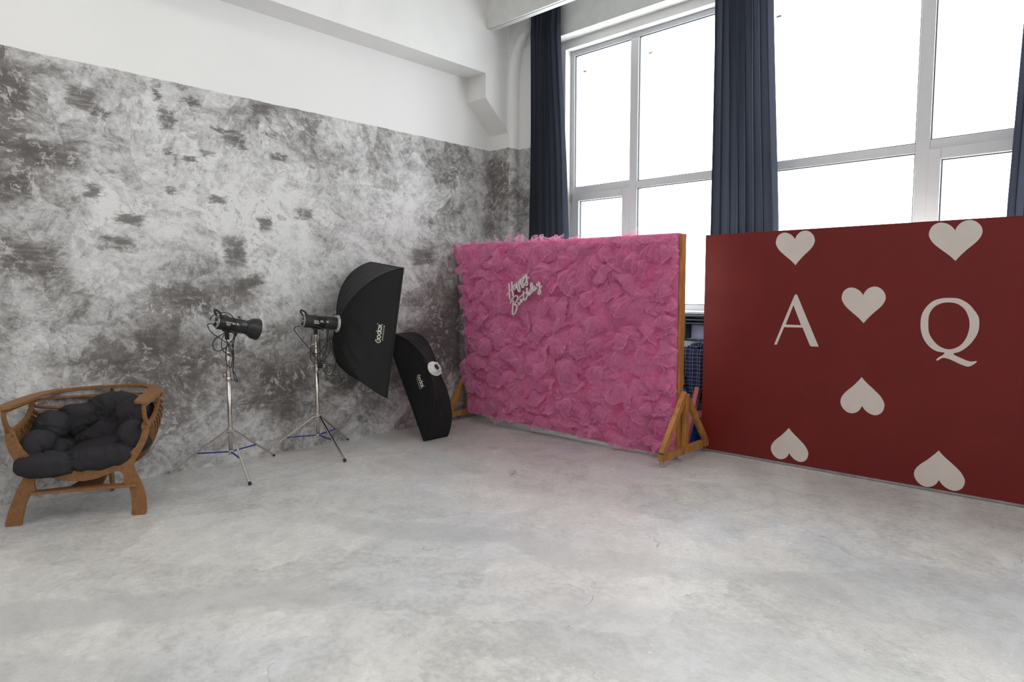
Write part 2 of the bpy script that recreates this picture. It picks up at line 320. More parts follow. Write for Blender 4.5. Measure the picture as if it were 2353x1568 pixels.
# ---------------------------------------------------------------- geometry helpers
class MB:
    def __init__(s): s.v = []; s.f = []; s.m = []
    def add(s, vs, fs, mi=0):
        b = len(s.v); s.v += [tuple(v) for v in vs]; s.f += [tuple(i+b for i in f) for f in fs]; s.m += [mi]*len(fs); return s
    def box(s, a, b, mi=0, mat=None):
        (x0, y0, z0), (x1, y1, z1) = a, b
        vs = [Vector(p) for p in ((x0,y0,z0),(x1,y0,z0),(x1,y1,z0),(x0,y1,z0),(x0,y0,z1),(x1,y0,z1),(x1,y1,z1),(x0,y1,z1))]
        if mat is not None: vs = [mat @ v for v in vs]
        return s.add(vs, [(0,3,2,1),(4,5,6,7),(0,1,5,4),(1,2,6,5),(2,3,7,6),(3,0,4,7)], mi)
    def bar(s, p, q, w, h, up=(0, 0, 1), mi=0):
        """straight bar from p to q, w across, h along up"""
        p, q = Vector(p), Vector(q); d = (q-p); L = d.length; d.normalize()
        side = d.cross(Vector(up)).normalized(); u2 = side.cross(d)
        vs = [p + side*sx*w/2 + u2*sz*h/2 + d*k for k in (0, L) for sx, sz in ((-1,-1),(1,-1),(1,1),(-1,1))]
        return s.add(vs, [(0,1,2,3),(7,6,5,4),(0,4,5,1),(1,5,6,2),(2,6,7,3),(3,7,4,0)], mi)
    def tube(s, pts, r, n=8, mi=0, closed=False, cap=True):
        pts = [Vector(p) for p in pts]; N = len(pts)
        rs = r if isinstance(r, (list, tuple)) else [r]*N
        tang = [((pts[min(i+1, N-1)]-pts[max(i-1, 0)]) if not closed else (pts[(i+1) % N]-pts[i-1])).normalized() for i in range(N)]
        up = Vector((0, 0, 1)) if abs(tang[0].z) < .9 else Vector((1, 0, 0))
        nv = tang[0].cross(up).normalized(); vs = []
        for i in range(N):
            nv = (nv - tang[i]*nv.dot(tang[i])).normalized(); bv = tang[i].cross(nv)
            vs += [pts[i] + (nv*math.cos(2*PI*k/n)+bv*math.sin(2*PI*k/n))*rs[i] for k in range(n)]
        fs = []
        for i in range(N if closed else N-1):
            j = (i+1) % N
            for k in range(n): fs.append((i*n+k, i*n+(k+1) % n, j*n+(k+1) % n, j*n+k))
        if cap and not closed: fs += [tuple(range(n-1, -1, -1)), tuple((N-1)*n+k for k in range(n))]
        return s.add(vs, fs, mi)
    def lathe(s, prof, n=24, mat=None, mi=0, cap=True):
        """profile [(radius, x)] turned about the local x axis"""
        mat = mat or Matrix.Identity(4); vs = []
        for r, x in prof:
            vs += [mat @ Vector((x, r*math.cos(2*PI*k/n), r*math.sin(2*PI*k/n))) for k in range(n)]
        fs = [(i*n+k, i*n+(k+1) % n, (i+1)*n+(k+1) % n, (i+1)*n+k) for i in range(len(prof)-1) for k in range(n)]
        if prof[0][0] > 1e-4 and cap: fs.append(tuple(range(n-1, -1, -1)))
        if prof[-1][0] > 1e-4 and cap: fs.append(tuple((len(prof)-1)*n+k for k in range(n)))
        return s.add(vs, fs, mi)
    def prism(s, loops, fn, a, b, mi=0, side_mi=None):
        """2D loops (outer, holes) mapped by fn(u, v, t) and extruded from t=a to t=b"""
        loops3 = [[Vector((p[0], p[1], 0)) for p in lp] for lp in loops]
        tris = tessellate_polygon(loops3); flat = [p for lp in loops for p in lp]; n = len(flat)
        vs = [fn(p[0], p[1], a) for p in flat] + [fn(p[0], p[1], b) for p in flat]
        s.add(vs, [tuple(t_) for t_ in tris] + [tuple(i+n for i in reversed(t_)) for t_ in tris], mi)
        base = len(s.v)-2*n; o = 0; q = []
        for lp in loops:
            m = len(lp)
            for i in range(m): q.append((base+o+i, base+o+(i+1) % m, base+n+o+(i+1) % m, base+n+o+i))
            o += m
        s.f += q; s.m += [mi if side_mi is None else side_mi]*len(q)
        return s
    def grid(s, fn, nu, nv, mi=0, closed_u=False):
        vs = [fn(i/(nu if closed_u else nu), j/nv) for j in range(nv+1) for i in range(nu+1)]
        w = nu+1
        return s.add(vs, [(j*w+i, j*w+i+1, (j+1)*w+i+1, (j+1)*w+i) for j in range(nv) for i in range(nu)], mi)
    def build(s, name, mats, parent=None, smooth=False, world=False, bevel=0.0, loc=None, weld=False, auto=None):
        me = bpy.data.meshes.new(name)
        vs = s.v
        if world and parent is not None:
            inv = (parent.matrix_basis if parent.parent is None else parent.parent.matrix_basis @ parent.matrix_basis).inverted()
            vs = [tuple(inv @ Vector(v)) for v in vs]
        if loc is not None: vs = [tuple(Vector(v)-Vector(loc)) for v in vs]
        me.from_pydata(vs, [], s.f); 
        mats = mats if isinstance(mats, (list, tuple)) else [mats]
        for k in mats: me.materials.append(M[k])
        me.polygons.foreach_set('material_index', s.m)
        bm = bmesh.new(); bm.from_mesh(me)
        if weld: bmesh.ops.remove_doubles(bm, verts=bm.verts, dist=1e-5)
        bmesh.ops.recalc_face_normals(bm, faces=bm.faces)
        for f in bm.faces: f.smooth = smooth
        bm.to_mesh(me); bm.free(); me.update()
        if auto is not None:
            me.set_sharp_from_angle(angle=auto)
            for p in me.polygons: p.use_smooth = True
        o = bpy.data.objects.new(name, me); COL.objects.link(o)
        if loc is not None: o.location = loc
        if parent is not None: o.parent = parent
        if bevel:
            b = o.modifiers.new('bevel', 'BEVEL'); b.width = bevel; b.segments = 2; b.limit_method = 'ANGLE'; b.angle_limit = .6
        return o

def tag(o, label=None, cat=None, group=None, kind=None):
    if label: o['label'] = label
    if cat: o['category'] = cat
    if group: o['group'] = group
    if kind: o['kind'] = kind
    return o
def thing(name, label, cat, loc=(0, 0, 0), rot=None, group=None):
    o = bpy.data.objects.new(name, None); COL.objects.link(o); o.empty_display_size = .1
    if rot is None: o.matrix_basis = Matrix.Translation(loc)
    elif isinstance(rot, Matrix): o.matrix_basis = Matrix.Translation(loc) @ rot.to_4x4()
    else: o.location = loc; o.rotation_euler = (0, 0, rot)
    if not isinstance(rot, Matrix) and rot is not None: o.matrix_basis = Matrix.Translation(loc) @ Matrix.Rotation(rot, 4, 'Z')
    return tag(o, label, cat, group)
def bez(pts, n=6):
    """smooth Catmull-Rom curve through points"""
    P = [Vector(p) for p in pts]; out = []
    for i in range(len(P)-1):
        a, b, c, d = P[max(i-1, 0)], P[i], P[i+1], P[min(i+2, len(P)-1)]
        for k in range(n):
            t = k/n
            out.append(.5*((2*b)+(-a+c)*t+(2*a-5*b+4*c-d)*t*t+(-a+3*b-3*c+d)*t**3))
    out.append(P[-1]); return out
def text_tris(body, size, bold=0.0):
    cu = bpy.data.curves.new('lettering', 'FONT'); cu.body = body; cu.size = size; cu.align_x = 'CENTER'; cu.align_y = 'CENTER'
    cu.offset = bold; cu.resolution_u = 3
    o = bpy.data.objects.new('lettering', cu); COL.objects.link(o)
    dg = bpy.context.evaluated_depsgraph_get(); me = bpy.data.meshes.new_from_object(o.evaluated_get(dg))
    vs = [(v.co.x, v.co.y) for v in me.vertices]; fs = [tuple(p.vertices) for p in me.polygons]
    bpy.data.objects.remove(o); bpy.data.curves.remove(cu); bpy.data.meshes.remove(me)
    return vs, fs

# ---------------------------------------------------------------- room shell
XL, XR, YF, YB, ZC = -5.67, 6.0, -6.0, 6.0, 5.4
def struct(name, b, mats, **kw):
    o = b.build(name, mats, **kw); o['kind'] = 'structure'; return o
struct('floor', MB().box((XL-.2, YF-.2, -.2), (XR+.2, 6.35, 0)), 'floor')
struct('ceiling', MB().box((XL-.2, YF-.2, ZC), (XR+.2, 6.35, ZC+.2)), 'white')
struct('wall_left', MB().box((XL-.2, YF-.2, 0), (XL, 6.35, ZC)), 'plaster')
struct('wall_right', MB().box((XR, YF-.2, 0), (XR+.2, 6.35, ZC)), 'white')
struct('wall_front', MB().box((XL, YF-.2, 0), (XR, YF, ZC)), 'white')
w = MB(); ys = (YB, 6.3)
xs = [XL] + [v for p in OPEN for v in p] + [XR]
for i in range(0, len(xs), 2): w.box((xs[i], ys[0], 0), (xs[i+1], ys[1], 4.31))
for x0, x1 in OPEN:
    w.box((x0, ys[0], 0), (x1, ys[1], ZS)); w.box((x0, ys[0], ZT), (x1, ys[1], 4.31))
struct('wall_back', w, 'white', weld=False)
struct('trim_1', MB().box((XL, 5.83, 4.31), (XR, 6.3, ZC)), 'concrete_white')       # concrete lintel beam over the windows
struct('trim_2', MB().box((XL, YF, 3.92), (-5.36, 5.65, ZC)), 'white')                # long beam on the left wall
b = MB().box((XL, 5.65, 0), (-5.36, 5.83, ZC))
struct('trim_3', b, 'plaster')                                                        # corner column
struct('trim_4', MB().prism([[(5.28, 3.92), (5.28, 3.655), (5.65, 3.33), (5.65, 3.92)]], lambda u, v, t: (t, u, v), XL, -5.36), 'white')
crv = [(-5.36, 3.70), (-5.352, 3.95), (-5.335, 4.12), (-5.30, 4.28), (-5.25, 4.38), (-5.16, 4.50), (-4.95, 4.75), (-4.8, 5.4), (-5.36, 5.4)]
struct('trim_5', MB().prism([crv], lambda u, v, t: (u, t, v), 5.65, 5.83), 'white')
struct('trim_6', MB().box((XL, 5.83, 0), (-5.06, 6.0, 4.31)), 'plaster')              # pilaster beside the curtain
b = MB().box((-5.36, 5.294, 4.40), (XR, 5.315, ZC)).box((-5.36, 5.315, 4.412), (XR, 5.335, ZC)).box((-5.36, 5.335, 4.40), (XR, 5.395, ZC))
struct('trim_7', b, 'concrete_white')                                                  # boxed downstand with its slot
for k, (lx, ly) in enumerate(FILL_LAMPS): struct('trim_%d' % (9+k), MB().box((lx-.62, ly-.32, 5.34), (lx+.62, ly+.32, ZC)), 'pvc')  # box housings made up for the added fill lamps
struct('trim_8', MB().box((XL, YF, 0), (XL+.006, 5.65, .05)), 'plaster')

# ---------------------------------------------------------------- windows
FY0, FY1 = 6.10, 6.17
def window(idx, x0, x1, mirror, label):
    o = bpy.data.objects.new('window_%d' % idx, None); COL.objects.link(o); o['kind'] = 'structure'; o.matrix_basis = Matrix.Translation((x0, FY0, ZS))
    W = x1-x0; H = ZT-ZS
    X = (lambda a: W-a) if mirror else (lambda a: a)
    def bx(m, a, b_, z0, z1, y0=0.0, y1=.07): m.box((min(X(a), X(b_)), y0, z0), (max(X(a), X(b_)), y1, z1))
    fr = MB(); t = .055
    bx(fr, 0, t, 0, H); bx(fr, W-t, W, 0, H); bx(fr, t, W-t, 0, t); bx(fr, t, W-t, H-t, H)
    fr.build('window_frame', 'pvc', o, bevel=.006)
    m = MB(); bx(m, .805, .905, t, H-t, -.004, .07); m.build('mullion', 'pvc', o, bevel=.006)
    zt0, zt1 = 1.285, 1.385
    m = MB(); bx(m, t, .805, zt0+.02, zt1, 0, .07); m.build('transom', 'pvc', o, bevel=.005)
    m = MB(); bx(m, .905, W-t, zt0+.01, zt1-.015, 0, .07); m.build('transom', 'pvc', o, bevel=.005)
    sa = MB(); s0, s1, q0, q1, sw = t-.005, .81, t-.005, zt0+.025, .085
    for a, b_, z0, z1 in ((s0, s0+sw, q0, q1), (s1-sw, s1, q0, q1), (s0+sw, s1-sw, q0, q0+sw), (s0+sw, s1-sw, q1-sw, q1)): bx(sa, a, b_, z0, z1, -.018, .05)
    sash = sa.build('sash', 'pvc', o, bevel=.006)
    panes = [(t, .805, zt1, H-t), (.905, W-t, zt1-.015, H-t), (.905, W-t, t, zt0+.01), (s0+sw, s1-sw, q0+sw, q1-sw)]
    for k, (a, b_, z0, z1) in enumerate(panes):
        g = MB(); bx(g, a, b_, z0, z1, .03, .036); gl = g.build('window_pane', 'glass', o)
        e = MB(); d = .008; y0, y1 = .012, .03
        bx(e, a, a+d, z0, z1, y0, y1); bx(e, b_-d, b_, z0, z1, y0, y1); bx(e, a+d, b_-d, z0, z0+d, y0, y1); bx(e, a+d, b_-d, z1-d, z1, y0, y1)
        e.build('gasket', 'gasket', gl)
        if k < 2 and not (mirror and k == 0):
            xa = min(X(a), X(b_)); st = MB(); st.box((xa+.10, .0285, z1-.20), (xa+.145, .0295, z1-.18)); st.build('glass_sticker', 'sticker', gl)
    if idx == 1:
        f = MB(); bx(f, .006, .048, 1.4, H-.01, -.0015, -.0002); bx(f, .05, W-.01, H-.05, H-.008, -.0015, -.0002)
        f.build('printed_film', 'film', o)
        h = MB(); h.box((.0, -.022, 1.22), (.022, -.002, 1.31)); h.build('hinge', 'steel', o)
    h = MB(); hx = X(.76)
    h.tube([(hx, -.018, .60), (hx, -.055, .60)], .011, 10); h.bar((hx, -.055, .61), (hx, -.055, .48), .022, .012, (0, 1, 0)); h.build('window_handle', 'pvc', o, bevel=.003)
    sl = MB(); sl.box((-.02, -.22, -.03), (W+.02, .0, -.004)); sl.build('window_sill', 'pvc', o, bevel=.006)
    return o
window(1, *OPEN[0], False, ''); window(2, *OPEN[1], True, ''); window(3, *OPEN[2], False, ''); window(4, *OPEN[3], True, '')

# ---------------------------------------------------------------- measured outlines (metres)
D = {"front":[[-0.0079,0.6181],[-0.0088,0.5756],[-0.0037,0.5255],[0.0088,0.4782],[0.0301,0.4301],[0.0577,0.3848],[0.0917,0.3445],[0.0783,0.3147],[0.0618,0.2837],[0.0451,0.2491],[0.0283,0.211],[0.0144,0.1727],[-0.0025,0.1311],[-0.0164,0.0928],[-0.0286,0.0507],[-0.0375,0.0155],[-0.0356,0.0045],[-0.0002,-0.0024],[0.0429,-0.0036],[0.0542,0.0053],[0.0594,0.0375],[0.0699,0.0801],[0.082,0.1297],[0.0955,0.1719],[0.1091,0.2033],[0.1432,0.2196],[0.1348,0.248],[0.1362,0.277],[0.1501,0.3011],[0.1748,0.3098],[0.2143,0.3042],[0.2505,0.29],[0.293,0.2745],[0.3485,0.2629],[0.4112,0.2595],[0.4684,0.2655],[0.5266,0.2827],[0.5659,0.2994],[0.5953,0.3089],[0.6178,0.3047],[0.6335,0.2906],[0.6417,0.2689],[0.6395,0.2465],[0.6309,0.2262],[0.6691,0.2024],[0.6769,0.1525],[0.6801,0.0992],[0.6796,0.0537],[0.6748,0.0163],[0.6842,0.0023],[0.7171,-0.0004],[0.7556,0.0001],[0.7668,0.0142],[0.7689,0.0522],[0.7676,0.1058],[0.7607,0.1521],[0.7482,0.2065],[0.7334,0.2495],[0.7152,0.2889],[0.7045,0.3199],[0.7044,0.3501],[0.7154,0.3793],[0.7413,0.4186],[0.7683,0.4693],[0.7901,0.5205],[0.8017,0.5648],[0.8046,0.606],[0.7909,0.6293],[0.7645,0.6272],[0.7549,0.6016],[0.7602,0.5675],[0.745,0.5161],[0.7188,0.4654],[0.6779,0.4235],[0.6081,0.3841],[0.5233,0.3574],[0.4402,0.3457],[0.3396,0.3431],[0.2538,0.3613],[0.1819,0.3963],[0.1293,0.4366],[0.0866,0.4867],[0.0595,0.5423],[0.0441,0.5934],[0.0351,0.6153],[0.0162,0.6286]],"A":[[[-2.2069,1.0361],[-2.1278,1.2525],[-2.0496,1.4587],[-2.0436,1.4667],[-2.0326,1.4684],[-2.0252,1.4588],[-1.9301,1.2409],[-1.8409,1.0385],[-1.8987,1.0375],[-1.9113,1.0456],[-1.975,1.1912],[-2.1274,1.1886],[-2.1846,1.0357]],[[-2.0557,1.3778],[-2.1144,1.212],[-1.9873,1.2109]]],"Q":[[[-1.1231,1.2543],[-1.1177,1.319],[-1.0923,1.3767],[-1.0485,1.4235],[-0.9952,1.443],[-0.942,1.4469],[-0.8892,1.4411],[-0.836,1.4086],[-0.7969,1.3614],[-0.7695,1.3142],[-0.7628,1.2667],[-0.7674,1.205],[-0.7903,1.1491],[-0.8278,1.0952],[-0.8723,1.0577],[-0.9097,1.0413],[-0.8588,1.0133],[-0.8119,0.9944],[-0.789,0.994],[-0.7694,0.9989],[-0.7689,0.9873],[-0.8101,0.9557],[-0.8567,0.9667],[-0.9165,0.9951],[-0.9526,1.0066],[-0.9764,1.005],[-1.0056,0.9836],[-1.0063,1.0007],[-0.9601,1.0429],[-1.0085,1.0525],[-1.0522,1.0784],[-1.0911,1.1264],[-1.1155,1.1899]],[[-1.0729,1.2489],[-1.0728,1.3059],[-1.0606,1.3489],[-1.0348,1.3848],[-0.9937,1.4079],[-0.9464,1.4141],[-0.8992,1.4043],[-0.8572,1.3705],[-0.8322,1.3228],[-0.8193,1.2647],[-0.824,1.2026],[-0.8415,1.1464],[-0.8742,1.0995],[-0.9258,1.0733],[-0.9736,1.0795],[-1.017,1.1089],[-1.0525,1.157],[-1.0683,1.1991]]],"heart":[[-1.5247,1.4659],[-1.51,1.4975],[-1.4836,1.5237],[-1.4467,1.5348],[-1.4093,1.5235],[-1.378,1.4902],[-1.3658,1.4496],[-1.3748,1.4089],[-1.4033,1.3676],[-1.4487,1.3219],[-1.4879,1.2757],[-1.5141,1.2408],[-1.5504,1.2814],[-1.6085,1.3334],[-1.6529,1.3785],[-1.6782,1.4244],[-1.6809,1.459],[-1.6679,1.4975],[-1.6403,1.5219],[-1.6086,1.5279],[-1.5731,1.5164],[-1.5444,1.4937]],"HB":[[[-4.7331,1.5742],[-4.7271,1.5047],[-4.7211,1.4026]],[[-4.6913,1.5954],[-4.6883,1.5393],[-4.6734,1.4398]],[[-4.7633,1.4502],[-4.7301,1.483],[-4.7002,1.5047],[-4.6705,1.5306],[-4.6527,1.552]],[[-4.635,1.552],[-4.6527,1.5563],[-4.6675,1.5392],[-4.6645,1.5176],[-4.6527,1.509],[-4.638,1.5219],[-4.6292,1.5476],[-4.6233,1.5261]],[[-4.6233,1.5261],[-4.6204,1.5798],[-4.6115,1.5304],[-4.594,1.4896],[-4.5765,1.4961],[-4.5853,1.5389],[-4.597,1.5774],[-4.5882,1.5945],[-4.5754,1.5815],[-4.5766,1.5602],[-4.5911,1.5432]],[[-4.5737,1.5644],[-4.5697,1.6177],[-4.558,1.5771],[-4.5446,1.5344],[-4.5273,1.5365],[-4.5332,1.5769],[-4.5465,1.6153],[-4.539,1.6344],[-4.5246,1.6278],[-4.5257,1.6066],[-4.539,1.5897]],[[-4.5161,1.6531],[-4.516,1.6341],[-4.5074,1.6234],[-4.4948,1.6338],[-4.4892,1.6633],[-4.4788,1.6019],[-4.4758,1.5617],[-4.4901,1.5503],[-4.5061,1.5598],[-4.4902,1.5978],[-4.4533,1.6374]],[[-4.6675,1.3988],[-4.6734,1.3532],[-4.6823,1.288],[-4.6793,1.2555],[-4.6674,1.2471],[-4.6408,1.2716],[-4.6231,1.3108],[-4.6202,1.3432],[-4.6408,1.3516],[-4.6615,1.3448]],[[-4.7182,1.3613],[-4.6823,1.4138],[-4.6409,1.4443],[-4.6115,1.4402],[-4.6103,1.4144],[-4.6349,1.3754],[-4.6645,1.3447]],[[-4.5997,1.3801],[-4.5985,1.3629],[-4.5891,1.3536],[-4.5717,1.3762],[-4.5647,1.4105],[-4.5577,1.3935],[-4.5502,1.3773],[-4.5444,1.4064],[-4.5312,1.4172]],[[-4.5909,1.4124],[-4.5909,1.4017]],[[-4.529,1.4961],[-4.5272,1.4492],[-4.5242,1.4152],[-4.5156,1.4003],[-4.4966,1.4069],[-4.4813,1.441]],[[-4.5939,1.421],[-4.5416,1.4534],[-4.4785,1.4876]],[[-4.4815,1.53],[-4.4785,1.4792],[-4.4755,1.4334],[-4.4716,1.4665],[-4.4586,1.4826],[-4.4557,1.4623],[-4.4483,1.4518],[-4.4358,1.4645]],[[-4.4151,1.5066],[-4.4275,1.513],[-4.4416,1.4919],[-4.4398,1.4687],[-4.4263,1.4708],[-4.4134,1.4961],[-4.4062,1.5298],[-4.408,1.5634],[-4.4192,1.576],[-4.4276,1.5593],[-4.4247,1.5256],[-4.4133,1.4877],[-4.3982,1.4869]],[[-4.3687,1.538],[-4.3838,1.5402],[-4.3938,1.5171],[-4.3881,1.4961],[-4.3741,1.5003],[-4.3648,1.5296],[-4.3591,1.5087],[-4.3464,1.5296]],[[-4.3477,1.5713],[-4.3465,1.5504],[-4.3354,1.5454],[-4.3217,1.5628],[-4.319,1.5857],[-4.3077,1.5295],[-4.2982,1.4837],[-4.3074,1.4629],[-4.324,1.467],[-4.3269,1.4878],[-4.3104,1.5128],[-4.2804,1.546]]],"cab1":[[[-5.3705,2.2046,1.2282],[-5.3622,2.1733,1.2351],[-5.3693,2.1568,1.2301],[-5.3684,2.159,1.2033],[-5.3593,2.1801,1.1635],[-5.3325,2.2171,1.1271],[-5.3161,2.2553,1.0935],[-5.3125,2.2889,1.0719],[-5.3039,2.309,1.0259],[-5.2993,2.3197,0.9709],[-5.3097,2.2954,0.9756],[-5.3183,2.25,1.0144],[-5.3229,2.2394,1.0652],[-5.3197,2.2469,1.1154],[-5.3101,2.2692,1.1579],[-5.2795,2.2897,1.2014],[-5.2593,2.3113,1.2515],[-5.2513,2.3299,1.2655],[-5.25,2.3329,1.2079],[-5.2589,2.3375,1.1713]],[[-5.2981,2.2717,1.1726],[-5.3101,2.2439,1.1483],[-5.3272,2.2041,1.1208],[-5.3379,2.1792,1.0859],[-5.3384,2.1781,1.0466],[-5.3323,2.1922,1.021],[-5.3221,2.216,1.0129],[-5.309,2.2464,1.026],[-5.3048,2.2815,1.0565],[-5.294,2.3067,1.0882],[-5.2831,2.332,1.1199],[-5.2656,2.3473,1.1561],[-5.2389,2.3588,1.2073],[-5.2331,2.3722,1.2502],[-5.255,2.372,1.2784],[-5.2875,2.3723,1.2848],[-5.3281,2.3793,1.2798]],[[-5.3188,2.2237,1.2811],[-5.3057,2.2542,1.2984],[-5.2939,2.2815,1.3052]],[[-5.3539,2.1674,1.264],[-5.3498,2.177,1.2852],[-5.3405,2.1985,1.3098],[-5.3262,2.2317,1.32],[-5.3107,2.2678,1.323],[-5.2873,2.2968,1.3121],[-5.2589,2.3123,1.2873],[-5.2528,2.3265,1.2512],[-5.2494,2.3344,1.2079],[-5.2616,2.3314,1.1715],[-5.2857,2.326,1.1237],[-5.3006,2.3166,1.08],[-5.3064,2.3283,1.0245],[-5.3064,2.3283,0.9698],[-5.3077,2.3253,0.9153],[-5.3083,2.3241,0.8715]],[[-5.2875,2.2712,1.1875],[-5.2985,2.2707,1.1367],[-5.3057,2.2794,1.0891],[-5.3023,2.2873,1.0455],[-5.3042,2.3082,0.9969],[-5.2993,2.3196,0.9673],[-5.3117,2.3161,0.9157],[-5.3148,2.3089,0.8796],[-5.3201,2.2966,0.8747],[-5.3264,2.282,0.8991],[-5.3296,2.2744,0.954],[-5.329,2.2759,1.0084],[-5.3167,2.2791,1.0451],[-5.3061,2.3038,1.0587],[-5.3077,2.3254,1.0318],[-5.3151,2.3334,0.9506],[-5.3191,2.3242,0.8413],[-5.3133,2.3376,0.7672],[-5.3068,2.3527,0.7552],[-5.3116,2.3416,0.8037],[-5.3178,2.3273,0.8411]],[[-5.3057,2.3805,1.2876],[-5.2397,2.3569,1.2505],[-5.2428,2.3496,1.2075],[-5.259,2.3373,1.1641],[-5.2831,2.3319,1.1163],[-5.2969,2.3253,1.0616],[-5.3174,2.3282,0.9873],[-5.316,2.3313,0.9324],[-5.3189,2.3247,0.8596]]],"cab2":[[[-5.4224,2.9861,1.1806],[-5.4315,2.9506,1.1763],[-5.438,2.9392,1.1553],[-5.4272,2.958,1.1123],[-5.405,2.9962,1.0528],[-5.3914,3.0397,0.9974],[-5.369,3.0784,0.937],[-5.3514,3.1086,0.8874],[-5.3402,3.128,0.8488],[-5.3195,3.1438,0.887],[-5.3032,3.1719,0.9564],[-5.2946,3.1868,1.0371],[-5.2818,3.1689,1.1141],[-5.2775,3.1565,1.2006],[-5.3071,3.1453,1.2482],[-5.3569,3.1391,1.2577]],[[-5.381,3.0775,1.0925],[-5.3758,3.0665,1.0127],[-5.3793,3.0605,0.9322],[-5.3774,3.0639,0.8782],[-5.3648,3.0855,0.845],[-5.3468,3.1166,0.8384],[-5.3172,3.1478,0.8652],[-5.2932,3.1892,0.918],[-5.2821,3.2083,0.9824],[-5.2779,3.1956,1.0645],[-5.2675,3.1738,1.1735],[-5.2883,3.1578,1.2377],[-5.3491,3.1526,1.2629]],[[-5.3358,3.1356,1.1348],[-5.3382,3.1315,1.0379],[-5.338,3.1318,0.9299],[-5.3415,3.1258,0.8489],[-5.3716,3.0738,0.9318],[-5.351,3.1094,0.9279],[-5.3214,3.1406,0.9574],[-5.2998,3.1779,1.0374],[-5.2766,3.1779,1.1139],[-5.2724,3.1652,1.1898],[-5.313,3.155,1.2531]],[[-5.2722,3.2054,1.1128],[-5.2652,3.2176,1.037],[-5.2608,3.2252,0.9556],[-5.2525,3.2395,0.8737],[-5.2572,3.2314,0.7924],[-5.2709,3.2077,0.7335],[-5.2866,3.1806,0.7265],[-5.3019,3.1542,0.7575],[-5.3204,3.1423,0.8058],[-5.3268,3.1313,0.8171]]],"plug":[-5.3281,3.129,0.8172]}
# ---------------------------------------------------------------- red playing-card board
RB = thing('painted_backdrop_board', 'large dark red backdrop board with off-white hearts and the letters A and Q', 'backdrop', (-1.0, 5.65, 0))
RX0, RX1 = -2.865, 1.15
MB().box((RX0, 5.652, .022), (RX1, 5.675, 2.008)).build('board', 'red_board', RB, world=True, bevel=.002)
MB().box((RX0+.01, 5.655, .004), (RX1-.01, 5.673, .022)).build('bottom_strip', 'grey_trim', RB, world=True)
m = MB()
for z0 in (.03, .95, 1.94): m.box((RX0+.01, 5.675, z0), (RX1-.01, 5.705, z0+.05))
for x in (RX0+.01, -1.9, -.9, .1, RX1-.06): m.box((x, 5.675, .08), (x+.05, 5.705, 1.94))
m.build('back_frame', 'pine', RB, world=True)
MB().box((RX0+.002, 5.6751, .024), (RX1-.002, 5.678, 2.006)).build('back_sheet', 'board_back', RB, world=True)
hx = [p[0] for p in D['heart']]; hz = [p[1] for p in D['heart']]
hx0, hx1, hz0, hz1 = min(hx), max(hx), min(hz), max(hz)
def heart(x0, x1, z0, z1, inv=False):
    pts = []
    for x, z in D['heart']:
        u, v = (x-hx0)/(hx1-hx0), (z-hz0)/(hz1-hz0)
        if inv: u, v = 1-u, 1-v
        pts.append((u, v))
    # smooth outline, keeping the tip and the cleft sharp
    a = bez([(*p, 0) for p in pts[0:12]], 4); c = bez([(*p, 0) for p in pts[11:]+[pts[0]]], 4)
    out = [(p.x, p.y) for p in a[:-1]] + [(p.x, p.y) for p in c[:-1]]
    out = [(x0+(x1-x0)*u, z0+(z1-z0)*v) for u, v in out]
    MB().prism([out], lambda u, v, t: (u, t, v), 5.6508, 5.652).build('painted_heart', 'heart_white', RB, world=True)
heart(-2.218, -1.901, 1.712, 1.995); heart(-1.096, -.773, 1.713, 2.0); heart(-1.678, -1.363, 1.244, 1.531)
heart(-1.658, -1.34, .518, .816, True); heart(-2.208, -1.894, .045, .328, True); heart(-1.119, -.798, .028, .317, True)

def rounded(lp):
    c = bez([(*p, 0) for p in lp[-2:]+lp+lp[:2]], 3)[6:6+3*len(lp)]
    return [(p.x, p.y) for p in c]
for key in ('A', 'Q'):
    MB().prism(D[key] if key == 'A' else [rounded(lp) for lp in D[key]], lambda u, v, t: (u, t, v), 5.6508, 5.652).build('painted_letter', 'heart_white', RB, world=True)
# its pink A-shaped foot, seen in the gap
def aframe(parent, X, yf, yr, zb, apex, mat, w=.045, h=.06, post=True, name='support_frame', casters=True):
    ym = (yf+yr)/2
    b = MB(); b.bar((X, yf, zb+h/2), (X, yr, zb+h/2), w, h)
    o = b.build(name, mat, parent, world=True, bevel=.003)
    b = MB(); b.bar((X, yf+.028, zb+h), (X, ym-.012, apex), w, .058, (0, -1, 0)); b.build('brace', mat, o, world=True, bevel=.003)
    b = MB(); b.bar((X, yr-.028, zb+h), (X, ym+.012, apex-.03), w*.85, .055, (0, -1, 0)); b.build('brace', mat, o, world=True, bevel=.003)
    if post:
        b = MB(); b.bar((X, ym, zb+h), (X, ym, apex-.05), w, .05, (0, 1, 0)); b.build('post', mat, o, world=True, bevel=.003)
    if casters:
        for y in (yf+.03, yr-.03):
            b = MB(); b.box((X-.022, y-.022, zb-.004), (X+.022, y+.022, zb))
            b.box((X-.016, y-.014, .022), (X-.012, y+.014, zb-.004)); b.box((X+.012, y-.014, .022), (X+.016, y+.014, zb-.004))
            b.tube([(X-.018, y, .0225), (X+.018, y, .0225)], .004, 8)
            c = b.build('caster', 'steel', o, world=True)
            MB().tube([(X-.010, y, .0225), (X+.010, y, .0225)], .0225, 18).build('wheel', 'wheel', c, world=True)
    return o
b = MB().box((-2.985, 5.50, 0), (-2.94, 6.0-.02, .05)); fo = b.build('support_frame', 'pink_timber', RB, world=True, bevel=.003)
MB().bar((-2.962, 5.53, .06), (-2.962, 5.765, .57), .045, .06, (0, -1, 0)).build('brace', 'pink_timber', fo, world=True, bevel=.003)
